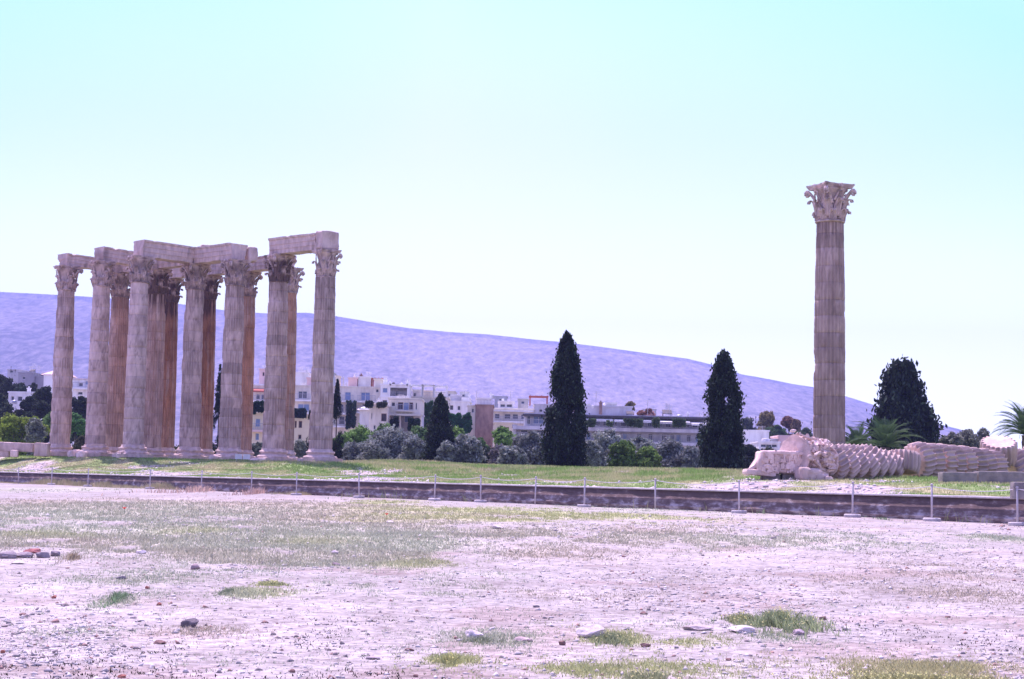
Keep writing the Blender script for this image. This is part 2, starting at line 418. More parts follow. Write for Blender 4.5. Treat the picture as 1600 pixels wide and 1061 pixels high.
VCOL = np.array([(.42, .45, .33), (.44, .47, .23), (.45, .40, .31), (.46, .45, .24)])
PW = []
for (cx, cy, rx, ry, dn, kd) in PATCH:
    c = world_of(cx, cy); a = world_of(cx, cy - ry); b = world_of(cx, min(cy + ry, 1075))
    if not a: a = (c[0], c[1] * 1.2)
    PW.append((c[0], (a[1] + b[1]) / 2, rx / F * c[1], max(.15, (a[1] - b[1]) / 2), dn, kd))
def veg(x, y):
    x = np.asarray(x, float); y = np.asarray(y, float)
    nz = fbm(x * 1.1, y * .55, 0, 31, 4); wob = (fbm(x * .5, y * .3, 0, 37, 3) - .5)
    tot = np.zeros_like(x); cc = np.zeros(x.shape + (3,))
    for (cx, cy, rx, ry, dn, kd) in PW:
        g = np.exp(-(((x - cx) / rx + wob * 1.2) ** 2 + ((y - cy) / ry + wob * 1.5) ** 2) ** 1.3) * dn
        tot += g; cc += g[..., None] * VCOL[kd]
    cc = cc / np.maximum(tot, 1e-5)[..., None]
    nf = fbm(x * 3.1, y * 1.3, 0, 33, 3); d = np.clip(tot * sstep(.36, .64, nz * .62 + nf * .38 + tot * .14) * 1.3, 0, 1)
    return d, cc, nz
az = np.concatenate([np.linspace(R(-178), R(-26), 60)[:-1], np.linspace(R(-26), R(26), 620), np.linspace(R(26), R(178), 60)[1:]])
rd = np.concatenate([np.array([.3, 4, 8]), 10 * (150 / 10) ** (np.linspace(0, 1, 520)), np.array([200, 260, 330])])
A, D = np.meshgrid(az, rd, indexing='ij')
GX, GY = D * np.sin(A), D * np.cos(A)
vd, vc, nz_ = veg(GX, GY)
bare = np.array([.41, .385, .36])
pale = np.stack([np.full(GX.shape, b_) for b_ in bare], -1) * (1 + (fbm(GX * .22, GY * .12, 0, 5, 4) - .5) * .35)[..., None]
redd = sstep(.55, .7, fbm(GX * .6, GY * .6, 0, 77, 3))[..., None]
pale = pale * (1 - redd * np.array([.07, .14, .16]))
k = (vd * .85)[..., None]
dg = np.hypot(GX, GY)
tone = pale * (1 - k) + vc * 1.05 * k
Pg = np.stack([GX, GY, zground(GX, GY) - (D > 160) * (D - 160) * .02], -1)
g_me = grid_mesh("ground", Pg[:, ::-1], tone[:, ::-1])
tag(link("ground", g_me, M['soil']), kind='structure')

sg = np.concatenate([np.linspace(.28, 8, 20), np.linspace(8.6, 45, 60), np.linspace(47, 230, 40)])
tg = np.linspace(-260, 130, 300)
S, T = np.meshgrid(sg, tg, indexing='ij')
PX, PY = xy(S, T)
PZ = zplat(PX, PY)
def turf_color(x, y):
    s, t = st(x, y)
    n = fbm(x * .35, y * .22, 0, 51, 4)
    green = sstep(.38, .55, n + .16 * sstep(3, 10, s) - .16 * (1 - sstep(.5, 2.5, s)))
    g = np.array([.24, .33, .12]); st_ = np.array([.42, .40, .22]); rb = np.array([.50, .43, .42])
    dry = sstep(.45, .75, fbm(x * .6, y * .4, 0, 61, 3))[..., None]
    gc = g * (1 - dry) + st_ * dry
    return rb * (1 - green[..., None]) + gc * green[..., None], green
tc_, _ = turf_color(PX, PY)
p_me = grid_mesh("platform_ground", np.stack([PX, PY, PZ], -1)[:, ::-1], tc_[:, ::-1])
tag(link("platform_ground", p_me, M['turf']), kind='structure')

# far plain reaching the horizon
m_ = mat("far_plain", (.16, .15, .11), (.30, .27, .22), .01, .95)
mb = MB(); mb.add([(-14000, 150, -9), (14000, 150, -9), (14000, 7300, -9), (-14000, 7300, -9)], [(0, 1, 2, 3)])
tag(mb.build("plain", m_), kind='structure')
mb = MB(); mb.add([(-14000, -14000, -9.5), (14000, -14000, -9.5), (14000, 150, -9.5), (-14000, 150, -9.5)], [(0, 1, 2, 3)])
tag(mb.build("lower_plain", m_), kind='structure')

# ------------------------------------------------------------------ mountain
ridge = [(-900, 470), (-400, 455), (0, 458), (85, 462), (141, 466), (283, 477), (348, 485), (414, 490), (475, 490), (524, 496), (560, 502), (640, 514), (700, 519), (760, 523), (820, 529.7), (900, 538), (978, 548), (1074, 561),
         (1120, 572), (1159, 585), (1200, 592), (1237, 600), (1270, 605), (1322, 620), (1366, 634), (1420, 652), (1460, 662), (1499, 671), (1540, 684), (1600, 705), (1700, 735), (1900, 760), (2600, 770)]
rx_ = np.array([p[0] for p in ridge], float); ry_ = np.array([p[1] for p in ridge], float)
DC = 6500.0
pxs = np.concatenate([np.linspace(-900, -60, 60), np.linspace(-50, 1650, 520), np.linspace(1670, 2600, 50)])
ry2 = np.interp(pxs, rx_, ry_)
crest = np.array([W(a, b, DC).z for a, b in zip(pxs, ry2)])
cx_ = np.array([W(a, b, DC).x / DC for a, b in zip(pxs, ry2)])
dd = np.concatenate([np.linspace(2600, 6500, 230), np.linspace(6560, 7300, 8)])
CXg, DDg = np.meshgrid(cx_, dd, indexing='ij'); CR = np.repeat(crest[:, None], len(dd), 1)
MXg = CXg * DDg
t_ = np.clip((DDg - 2600) / (DC - 2600), 0, 1)
prof = t_ ** 1.15 * (1 - .10 * np.sin(t_ * math.pi * 2))
back = np.clip((DDg - DC) / 1000, 0, 1)
rdg = 1 - np.abs(2 * fbm(MXg / 800 + .25 * DDg / 900, DDg / 3800, 0, 91, 4) - 1)
gul = fbm(MXg / 330, DDg / 1900, 0, 95, 4) - .5
env = np.sin(np.clip(t_, 0, 1) * math.pi) ** .8
Z = (CR + 9) * (prof * (1 - back) + 0) - 9 + env * ((rdg - .55) * 130 + gul * 45) * np.clip(CR / 450, .05, 1)
Z = np.maximum(Z, -12)
# keep the crest the true skyline: nothing in front may rise above its line of sight
lim = EYE + (CR - EYE) * DDg / DC * .985
Z = np.where(DDg < DC - 60, np.minimum(Z, np.maximum(lim - 4, -12)), Z)
m_, t, b = nmat("scrub_mountain"); N, L = t.nodes, t.links
tc = N.new("ShaderNodeTexCoord")
n1 = N.new("ShaderNodeTexNoise"); n1.inputs["Scale"].default_value = .05; n1.inputs["Detail"].default_value = 10; n1.inputs["Roughness"].default_value = .75
n2 = N.new("ShaderNodeTexNoise"); n2.inputs["Scale"].default_value = .0016; n2.inputs["Detail"].default_value = 6; n2.inputs["Roughness"].default_value = .6
mpm = N.new("ShaderNodeMapping"); mpm.inputs["Scale"].default_value = (1, .2, 1.4); L.new(tc.outputs["Object"], mpm.inputs[0])
L.new(mpm.outputs[0], n1.inputs[0]); L.new(mpm.outputs[0], n2.inputs[0])
r1 = N.new("ShaderNodeValToRGB"); e = r1.color_ramp.elements; e[0].position = .36; e[0].color = (.085, .09, .075, 1); e[1].position = .74; e[1].color = (.40, .35, .33, 1)
r2 = N.new("ShaderNodeValToRGB"); e = r2.color_ramp.elements; e[0].position = .40; e[0].color = (-.045, -.045, -.045, 1); e[1].position = .62; e[1].color = (.045, .045, .045, 1)
mr = N.new("ShaderNodeMapRange"); mr.inputs[1].default_value = .35; mr.inputs[2].default_value = .65; mr.inputs[3].default_value = -.08; mr.inputs[4].default_value = .08
L.new(n2.outputs[0], mr.inputs[0])
ad = N.new("ShaderNodeMath"); ad.operation = 'ADD'; L.new(n1.outputs[0], ad.inputs[0]); L.new(mr.outputs[0], ad.inputs[1]); L.new(ad.outputs[0], r1.inputs[0])
L.new(r1.outputs[0], b.inputs["Base Color"]); b.inputs["Roughness"].default_value = 1; b.inputs["Specular IOR Level"].default_value = 0
bp = N.new("ShaderNodeBump"); bp.inputs["Strength"].default_value = .6; bp.inputs["Distance"].default_value = 9
L.new(n1.outputs[0], bp.inputs["Height"]); L.new(bp.outputs[0], b.inputs["Normal"])
N.remove(r2)
tag(link("mountain", grid_mesh("mountain", np.stack([MXg, DDg, Z], -1)[:, ::-1]), m_), kind='structure')

# haze: one closed even volume round everything
m_ = bpy.data.materials.new("haze_air"); m_.use_nodes = True; t = m_.node_tree
t.nodes.remove(t.nodes["Principled BSDF"])
pv = t.nodes.new("ShaderNodeVolumePrincipled")
pv.inputs["Color"].default_value = (.34, .40, .84, 1)
pv.inputs["Density"].default_value = 1.4e-4
pv.inputs["Anisotropy"].default_value = 0.0
t.links.new(pv.outputs[0], t.nodes["Material Output"].inputs["Volume"])
mb = MB(); mb.box(-7000, 7000, -150, 7400, -11, float(Z.max()) + 15)
tag(mb.build("haze", m_), kind='stuff')

# ------------------------------------------------------------------ retaining wall
a = math.atan2(UD.y, UD.x)
def along(px_):                 # position along the wall seen at photo column px
    v = ray(px_, hor(px_)); k = v.x / v.y
    # x = k*y ; point on line
    tt = (k * WALLO.y - WALLO.x) / (UD.x - k * UD.y)
    return tt
we = empty("retaining_wall", (WALLO.x, WALLO.y, GZ), a, "long dark stained low retaining wall with a pale coping crossing the whole scene", "wall")
TOP = EYE - .24 - GZ
i0 = -175; i1 = 40
edges = [i0]
r_ = random.Random(3)
mb = MB(); cb = MB()
NS = 400
P = []
ts = np.linspace(i0, i1, NS)
for z_, off in ((-1.2, -.02), (.0, -.03), (.12, -.10), (.16, -.10), (.17, -.02), (.42, 0), (.44, .03), (TOP - .07, .03)):
    yy = off + (fbm(ts * .8, z_ * 3 + np.zeros(NS), 0, 8, 3) - .5) * .07
    P.append(np.stack([ts, yy, np.full(NS, z_)], -1))
P.append(np.stack([ts, np.full(NS, .34), np.full(NS, TOP - .07)], -1)); P.append(np.stack([ts, np.full(NS, .34), np.full(NS, -1.2)], -1))
P = np.array(P)
link("wall_face", grid_mesh("wall_face", P.transpose(1, 0, 2)[:, ::-1], smooth=False), M['wall'], we)
tt = np.linspace(i0, i1, 900)
ch = (fbm(tt * 1.5, 0 * tt, 0, 18, 3) - .5)
C = []
for z_, y_ in ((TOP - .068, .02), (TOP - .068, -.045), (TOP, -.04), (TOP + .01, .38), (TOP - .068, .385)):
    C.append(np.stack([tt, y_ + ch * .05, z_ + ch * .03 * (z_ > TOP - .01)], -1))
C = np.array(C)
link("coping", grid_mesh("coping", C.transpose(1, 0, 2)[:, ::-1], smooth=False), M['concrete'], we)

# ------------------------------------------------------------------ fence posts and rope
POSTS = [(28, 0), (80, 1), (137, 1), (234, 1), (314, 1), (393, 1), (463, 1), (561, 1), (679, 1), (751, 1), (836, 0), (913, 1), (1024, 0), (1155, 1), (1332, 1), (1456, 1), (1590, 1)]
tops = []
PL = ["pale rope post at the far left end of the fence", "rope post second from the left frame edge", "rope post before the gap left of the leftmost column", "rope post below the third column of the group", "rope post with disc foot below the middle of the column group",
      "rope post below the column pair with the small white notice", "rope post just left of the group's last column", "rope post just right of the column group", "rope post below the small conical dark tree", "rope post below the silvery round shrub", "footless rope post left of the tall cypress",
      "rope post with foot just right of the tall cypress", "footless rope post between the two tall cypresses", "rope post left of the fallen capital", "rope post below the leaning fallen drums", "rope post left of the two grey blocks", "rope post nearest the right frame edge"]
for (px, foot), lb in zip(POSTS, PL):
    hp = .0224 * (px + 1130); d = F * 1.25 / hp
    if not foot: d += .5
    X = base_x(px, hor(px) + 30, d)
    z0 = zg(X, d)
    lean = (r_.uniform(-.03, .03), r_.uniform(-.03, .03))
    e = empty("rope_post", (X, d, z0), 0, lb, "post", "rope posts along the wall", rot=(lean[0], lean[1], r_.uniform(0, 3)))
    mb = MB(); mb.tube([(0, 0, .02), (0, 0, 1.2)], .034, 10); mb.build("pole", M['post'], e, True)
    mb = MB(); mb.lathe([(.001, 1.2), (.05, 1.2), (.055, 1.23), (.03, 1.26), (.001, 1.265)], 10); mb.build("cap", M['post'], e, True)
    if foot:
        mb = MB(); mb.lathe([(.05, 0), (.29, 0), (.30, .03), (.30, .09), (.27, .115), (.05, .12)], 20); mb.build("foot_disc", M['concrete'], e)
    tops.append(Vector((X, d, z0 + 1.17)))
mb = MB()
pts = []
tops2 = [tops[0] + (tops[0] - tops[1])] + tops + [tops[-1] + (tops[-1] - tops[-2])]
for a_, b_ in zip(tops2[:-1], tops2[1:]):
    for i in range(12):
        u = i / 12; p = a_.lerp(b_, u); p.z -= 4 * u * (1 - u) * .12; pts.append(p)
pts.append(tops2[-1])
mb.tube(pts, .011, 5)
tag(mb.build("rope", M['rope']), "thin pale sagging rope strung along all the posts", "rope", kind='thing')

# ------------------------------------------------------------------ columns
BH, SH, CH = 1.1, 13.95, 2.2
RB, RT = .95, .81
LIGHT = np.array([.62, .495, .45]); PAT = np.array([.55, .28, .155]); CRUST = np.array([.11, .07, .06])
def shaft_mesh(name, h, r0, r1, seed, erode=.3, z0=0.0, pat=0.0, crust=0.0, pat_ang=0.0, njoint=15, cap=False, warm=0.0, top_crust=0.0, tonek=1.0, nfl=24, fdepth=.105):
    NSG = nfl * (10 if cap else 6)
    zs = []
    jh = [0]
    rr = random.Random(seed)
    for k in range(njoint): jh.append(jh[-1] + rr.uniform(.75, 1.25))
    jh = [j / jh[-1] * h for j in jh]
    tones = [rr.uniform(.93, 1.07) * (.84 if rr.random() < .16 else 1) for _ in range(njoint)]
    joint = []; drum = []
    for k in range(njoint):
        a_, b_ = jh[k], jh[k + 1]; n = 5
        zz = [a_ + .02] + [a_ + (b_ - a_) * q / n for q in range(1, n)] + [b_ - .02]
        if k < njoint - 1: zz.append(b_)
        for q in zz:
            zs.append(q); joint.append(1.0 if abs(q - b_) < 1e-6 else 0.0); drum.append(k)
    zs[0] = 0.0; zs[-1] = h
    zs = np.array(zs); joint = np.array(joint); drum = np.array(drum)
    th = np.linspace(0, 2 * math.pi, NSG, endpoint=False)
    TH, ZZ = np.meshgrid(th, zs); JJ = np.repeat(joint[:, None], NSG, 1); DK = np.repeat(drum[:, None], NSG, 1)
    u = ZZ / h
    Rr = r0 + (r1 - r0) * u + .03 * np.sin(u * math.pi)
    off = np.array([rr.uniform(-.012, .012) for _ in range(njoint)])
    Rr = Rr + off[DK]
    ph = (TH * nfl / (2 * math.pi)) % 1.0
    x_ = (ph - .5) / .42
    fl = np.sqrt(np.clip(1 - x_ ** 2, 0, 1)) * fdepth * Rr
    cx, sy = np.cos(TH), np.sin(TH)
    n = fbm(cx * 1.6 + seed * 3.1, sy * 1.6, ZZ * .55, seed, 4)
    er = sstep(.62 - erode * .5, .74 - erode * .5, n) * (erode > 0)
    chip = sstep(.60, .75, fbm(cx * 4 + seed, sy * 4, ZZ * 2.5, seed + 5, 3)) * (.006 if cap else .02)
    edge = np.exp(-np.minimum(np.abs(ZZ[:, :, None] - np.array(jh)[None, None, :]).min(-1), 1) / .06)
    jn = sstep(.5, .72, fbm(cx * 3, sy * 3, ZZ * 2, seed + 9, 2))
    rad = Rr - fl * (1 - er) - er * (.05 + .06 * fbm(cx * 5, sy * 5, ZZ * 3, seed + 3, 3)) - chip - JJ * .016 - edge * jn * (.045 if cap else .035)
    P = np.stack([rad * cx, rad * sy, ZZ + z0], -1)
    tn = np.array(tones)[DK] * (1 - .22 * JJ)
    tn = tn * (.92 + .16 * fbm(cx * 2, sy * 2, ZZ * .4, seed + 13, 3))
    c = LIGHT * tn[..., None]
    c = c * (1 - warm * np.array([0, .12, .2]))
    c = c * (1 - .26 * (fl / (fdepth * Rr)) * (1 - er) * (.6 + .8 * vnoise(TH * 4, ZZ * .5, 0, seed + 2)))[..., None]  # dirt in the flute hollows, darkened also to stand in for their shading
    crk = sstep(.035, .0, np.abs(fbm(cx * 1.4 + 7, sy * 1.4, ZZ * .5, seed + 41, 4) - .5)) * (.25 + .5 * er)
    c = c * (1 - .45 * crk)[..., None]; P[..., 0] -= cx * crk * .02; P[..., 1] -= sy * crk * .02
    streak = fbm(TH * 7, 0 * ZZ, ZZ * .16, seed + 21, 4)
    side = .5 + .5 * np.cos(TH - pat_ang)
    pm = np.clip(pat * (.35 + .65 * sstep(.05, .45, u)) * sstep(.15, .8, side) * sstep(.38, .66, streak * .7 + fbm(cx * 2, sy * 2, ZZ * .3, seed + 22, 3) * .42 + .05), 0, 1)
    c = c * (1 - pm[..., None]) + PAT * (.75 + .5 * streak[..., None]) * pm[..., None]
    cm = crust * sstep(.35, .62, streak * .7 + .3 * fbm(cx * 3, sy * 3, ZZ * .3, seed + 24, 3) + .25 * (u - .5))
    cm = np.clip(cm + top_crust * sstep(.86, 1.0, u + .1 * (streak - .5)) * sstep(.3, .5, streak), 0, .95)
    c = c * (1 - cm[..., None]) + CRUST * cm[..., None]
    if cap: c = c * 1.15
    c = c * tonek
    a_, b_ = P.shape[:2]
    i = np.arange(a_ * b_).reshape(a_, b_); j = np.roll(i, -1, 1)
    Fc = np.stack([i[:-1], j[:-1], j[1:], i[1:]], -1).reshape(-1, 4)
    V = P.reshape(-1, 3); Cc = c.reshape(-1, 3)
    if cap:
        # end caps, inset rings that step in to the worn face
        for row, sg in ((0, -1), (a_ - 1, 1)):
            ring = i[row]; prev = ring
            for q, f_ in enumerate((.93, .6, .2, .02)):
                base_ = len(V); pr = P[row] * np.array([f_, f_, 1]) + np.array([0, 0, sg * .012 * (q + 1)])
                pr[:, 2] += (fbm(pr[:, 0] * 3, pr[:, 1] * 3, 0, seed + 31, 3) - .5) * .05
                V = np.concatenate([V, pr]); Cc = np.concatenate([Cc, np.tile(LIGHT * np.array([1.35, 1.22, 1.12]), (NSG, 1))])  # end faces lightened in colour so the tipped top reads as sunlit
                cur = np.arange(base_, base_ + NSG)
                q4 = np.stack([prev, np.roll(prev, -1), np.roll(cur, -1), cur], -1)
                if sg < 0: q4 = q4[:, ::-1]
                Fc = np.concatenate([Fc, q4]); prev = cur
    return bulk(name, V, Fc, Cc, True)
def capital_meshes(seed, erode=0.0):
    """bell with leaf rows, one abacus, one corner volute; origin at the neck, axis +z"""
    rr = random.Random(seed)
    bell = MB()
    bell.lathe([(.80, -.10), (.90, -.09), (.93, -.04), (.90, .01), (.82, .03), (.72, .06), (.70, .9), (.73, 1.3), (.84, 1.6), (1.02, 1.86), (1.04, 1.93)], 48)
    def leaf(ang, z0, h, out, wd, rb):
        if rr.random() < .12 + erode * .5: h *= rr.uniform(.5, .8); out *= .3
        if erode > .5: out *= .4
        nu, nv = 7, 12
        vs_ = []; 
        for layer in (0, 1):
            for iv in range(nv):
                v = iv / (nv - 1)
                if v < .75: zz = z0 + h * v / .75; rr_ = rb + .05 + out * .35 * (v / .75) ** 3
                else:
                    q = (v - .75) / .25; zz = z0 + h + .10 * math.sin(q * 2.6) * (1 - q * .4) - q * q * .16; rr_ = rb + .05 + out * (.35 + .65 * math.sin(q * math.pi / 2))
                lob = .78 + .22 * abs(math.sin(v * math.pi * 3.5))
                ww = wd * lob * (1 - .55 * v ** 3) * (.75 + .5 * math.sin(min(v, .9) * math.pi))
                for iu in range(nu):
                    u = -1 + 2 * iu / (nu - 1)
                    r2 = rr_ + .09 * (1 - abs(u)) - .06 * abs(math.sin(u * math.pi * 1.5)) - .05 * layer + (zz - z0) * .06
                    aa = u * ww / r2
                    vs_.append(((r2) * math.cos(ang + aa), r2 * math.sin(ang + aa), zz - .02 * layer))
        fs = []
        n1_ = nu * nv
        for iv in range(nv - 1):
            for iu in range(nu - 1):
                k_ = iv * nu + iu
                fs.append((k_, k_ + 1, k_ + nu + 1, k_ + nu)); k_ += n1_
                fs.append((k_ + nu, k_ + nu + 1, k_ + 1, k_))
            for iu in (0, nu - 1):
                k_ = iv * nu + iu; fs.append((k_, k_ + nu, k_ + nu + n1_, k_ + n1_) if iu else (k_, k_ + n1_, k_ + nu + n1_, k_ + nu))
        for iu in range(nu - 1):
            k_ = (nv - 1) * nu + iu; fs.append((k_, k_ + 1, k_ + 1 + n1_, k_ + n1_))
        bell.add(vs_, fs)
    for k_ in range(8): leaf(2 * math.pi * (k_ + .5) / 8, .02, .60, .34, .27, .82)
    for k_ in range(8): leaf(2 * math.pi * k_ / 8, .25, 1.00, .44, .25, .82)
    # inner helices and flower on each side
    for k_ in range(4):
        a0 = math.pi / 2 * k_
        for sg in (-1, 1):
            pts = []
            for q in range(14):
                v = q / 13; an = a0 + sg * (.34 - .26 * min(v * 1.5, 1)); r2 = .96 + .2 * v
                zz = 1.15 + .62 * min(v * 1.4, 1) + (.0 if v < .7 else -.10 * math.sin((v - .7) * 9)); pts.append((r2 * math.cos(an), r2 * math.sin(an), zz))
            bell.tube(pts, [.07 - .03 * q / 13 for q in range(14)], 6)
        bell.lathe([(.001, -.07), (.12, -.05), (.15, 0), (.12, .06), (.001, .08)], 10, Matrix.Rotation(a0, 4, 'Z') @ Matrix.Translation((1.18, 0, 2.04)) @ Matrix.Rotation(math.pi / 2, 4, 'Y'))
    # abacus: four concave sides, cut corners
    ab = MB(); out = []
    for k_ in range(4):
        c0 = math.pi / 4 + math.pi / 2 * k_
        for q in range(-1, 12):
            if q < 0: continue
            v = q / 11; an = c0 + (math.pi / 2) * v
            # side curve between the two corners
            p0 = Vector((math.cos(c0), math.sin(c0))) * 1.56; p1 = Vector((math.cos(c0 + math.pi / 2), math.sin(c0 + math.pi / 2))) * 1.56
            dirp = (p1 - p0).normalized(); p0 = p0 + dirp * .10; p1 = p1 - dirp * .10
            p = p0.lerp(p1, v); mid = Vector((math.cos(c0 + math.pi / 4), math.sin(c0 + math.pi / 4)))
            p = p - mid * (.20 * math.sin(math.pi * v) ** .8 if 0 < v < 1 else 0)
            out.append(p)
    n_ = len(out); lay = [(.90, 1.93), (.93, 1.99), (.955, 2.03), (.94, 2.055), (1.0, 2.10), (1.0, 2.2)]
    vs_ = [(p.x * s_, p.y * s_, z_) for s_, z_ in lay for p in out]
    fs = [(i * n_ + k_, i * n_ + (k_ + 1) % n_, (i + 1) * n_ + (k_ + 1) % n_, (i + 1) * n_ + k_) for i in range(len(lay) - 1) for k_ in range(n_)]
    fs += [tuple(range(n_))[::-1], tuple((len(lay) - 1) * n_ + k_ for k_ in range(n_))]
    ab.add(vs_, fs)
    # volute in the +x direction
    vo = MB()
    for sg in (-1, 1):
        pts = []; rad = []
        for q in range(26):
            v = q / 25
            if v < .5: u = v / .5; r2 = .86 + .54 * u ** 1.8; zz = 1.0 + .88 * u; sp_ = .22 * (1 - u)
            else:
                u = (v - .5) / .5; th_ = math.pi * .5 - u * math.pi * 3.0; rs = .18 * (1 - u * .75)
                r2 = 1.40 + rs * math.cos(th_); zz = 1.70 + rs * math.sin(th_); sp_ = 0
            pts.append((r2, sg * (sp_ + .06), zz)); rad.append(.085 if v < .5 else .07)
        vo.tube(pts, rad, 6)
    def tn(V):
        c = LIGHT * 1.04 * (.75 + .5 * fbm(V[:, 0] * 1.5 + seed, V[:, 1] * 1.5, V[:, 2] * 1.5, seed, 3))[:, None]
        c = c * (1 - .45 * sstep(.5, .66, fbm(V[:, 0] * 5 + seed, V[:, 1] * 5, V[:, 2] * 2.2, seed + 50, 3)))[:, None]
        return c
    return bell, ab, vo, tn
def worn(mb_, seed, amp):
    V = np.array(mb_.v)
    if amp:
        for k_ in range(3): V[:, k_] += (fbm(V[:, 0] * 2.6 + 5 * k_, V[:, 1] * 2.6, V[:, 2] * 2.6, seed + k_, 3) - .5) * amp
        mb_.v = [tuple(p) for p in V]
    return mb_
CAPS = {}
def capset(key, seed, erode, crust):
    bell, ab, vo, tn = capital_meshes(seed, erode)
    amp = .06 + .28 * erode
    worn(bell, seed, amp); worn(ab, seed, amp * .8); worn(vo, seed, amp * .6)
    def tn2(V):
        c = tn(V)
        m1 = np.clip(crust * sstep(.35, .6, fbm(V[:, 0] * 1.8, V[:, 1] * 1.8, V[:, 2] * 1.4, seed + 7, 3) + .12 * (1.1 - V[:, 2])), 0, .92)[:, None]
        return c * (1 - m1) + CRUST * 1.2 * m1
    mats = M['stone']
    out = []
    for nm, q in (("capital", bell), ("abacus", ab), ("volute", vo)):
        me = q.mesh(nm, False, tn2); me.materials.append(mats); out.append(me)
    CAPS[key] = out
capset('good', 3, .1, .15); capset('dark', 5, .2, .95); capset('mid', 8, .25, .5); capset('worn', 12, .8, .15)
TROT = math.atan2(UD.y, UD.x)
def add_capital(parent, key, z, rz=0.0, novol=()):
    b_, a_, v_ = CAPS[key]
    o = link("capital", b_, None, parent); o.location = (0, 0, z); o.rotation_euler = (0, 0, rz)
    link("abacus", a_, None, o)
    for k_ in range(4):
        if k_ in novol: continue
        q = link("volute", v_, None, o); q.rotation_euler = (0, 0, math.pi / 4 + k_ * math.pi / 2)
    return o
def base_part(parent, seed, wear):
    o = MB()
    o.lathe([(1.30, .30), (1.36, .36), (1.37, .44), (1.30, .52), (1.17, .55), (1.10, .60), (1.08, .68), (1.13, .74), (1.16, .77), (1.17, .84), (1.12, .90), (1.03, .93), (1.0, 1.0), (.97, 1.1)], 48)
    worn(o, seed, wear)
    tn = lambda V: LIGHT * 1.02 * (.8 + .4 * fbm(V[:, 0] + seed, V[:, 1], V[:, 2] * 2, seed, 3))[:, None]
    b_ = o.build("base", M['stone'], parent, False, tn)
    chunk("plinth", (2.72, 2.72, .36), seed, amp=.05 + wear * .5, res=.22, cut=.08, parent=b_, m=M['stone'], tone=tn)
    return b_
# id: (px at neck, py at neck, depth, seed, erode, pat, crust, topcrust, cap, base wear, label)
COLS = {
 1: (104, 452, 150.0, 101, .45, .05, .0, .0, 'worn', .25, 0, "leftmost column, pale and worn, with one eroded stub of capital"),
 2: (159, 447, 146.0, 102, .95, .05, .0, .0, 'worn', .3, 0, "thick pale eroded column second from the left, flutes mostly gone"),
 3: (188, 466, 154.3, 103, .1, .40, .0, .3, 'mid', .2, .5, "slim reddish fluted column tucked behind the second from the left"),
 4: (218, 440, 142.0, 104, 1.0, .0, .0, .0, 'mid', .35, 0, "battered pale column in front with cracked lower half, fourth from left"),
 5: (245, 458, 150.3, 105, .2, .3, .1, 1., 'dark', .2, .2, "column with soot dark capital just right of the battered pale one"),
 6: (265, 475, 158.6, 106, .0, .95, .45, 1., 'dark', .2, .6, "brown and orange streaked column deepest in the group, left of centre"),
 7: (304.7, 450, 146.3, 107, .45, .0, .05, .5, 'mid', .25, 0, "pale front column where two beams meet at an angle"),
 8: (324, 468, 154.6, 108, .0, 1., .55, 1., 'dark', .15, .6, "darkest rust brown column close behind the one where beams meet"),
 9: (367.6, 442, 142.3, 109, .3, .0, .0, .4, 'mid', .25, .1, "broad pale column beside the small white notice"),
 10: (385, 463, 150.6, 110, .0, .75, .0, .3, 'mid', .15, .5, "orange stained column half hidden behind the broad pale one"),
 11: (436, 434, 138.3, 111, .25, .0, .0, .5, 'dark', .12, .1, "column with dark capital carrying the left end of the highest beam"),
 12: (450, 455, 146.6, 112, .05, .55, .0, .0, 'good', .2, .5, "rusty column with pitted holes behind the left bearer of highest beam"),
 13: (509, 430, 134.3, 113, .15, .0, .0, .4, 'good', .08, .1, "last column on the right of the group, with intact capital and stepped base"),
}
ctop = {}
for k_, (px, py, d, sd_, er, pt, cr, tcx, cap_, bw, warm, lb) in COLS.items():
    X = base_x(px, py, d); z0 = zp(X, d)
    # solve base height so that the capital top sits right with a 17.25 m column
    e = empty("temple_column", (X, d, z0), TROT, lb, "column", "standing columns of the temple group")
    base_part(e, sd_, bw)
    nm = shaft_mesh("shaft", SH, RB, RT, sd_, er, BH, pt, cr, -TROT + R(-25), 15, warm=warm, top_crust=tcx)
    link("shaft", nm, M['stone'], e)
    cq = add_capital(e, cap_, BH + SH, 0, {1: (1, 2, 3), 2: (0, 1, 2, 3), 4: (2, 3), 13: (2, 3)}.get(k_, ()))
    cq.scale = (.92, .92, 1)
    if k_ == 13: cq.scale = (.84, .84, 1)
    if k_ == 2: cq.scale = (.9, .9, 1)
    ctop[k_] = Vector((X, d, z0 + 17.25))
# the lone column
LX = base_x(1296.3, 500, 98.2)
e = empty("temple_column", (LX, 98.2, zp(LX, 98.2) - .05), TROT + R(-12), "tall lone fluted column standing apart on the right behind the fallen drums", "column")
base_part(e, 40, .15)
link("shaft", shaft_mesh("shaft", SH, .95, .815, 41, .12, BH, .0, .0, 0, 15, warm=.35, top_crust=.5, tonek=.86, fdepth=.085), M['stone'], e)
add_capital(e, 'good', BH + SH, 0).scale = (.96, .96, 1)

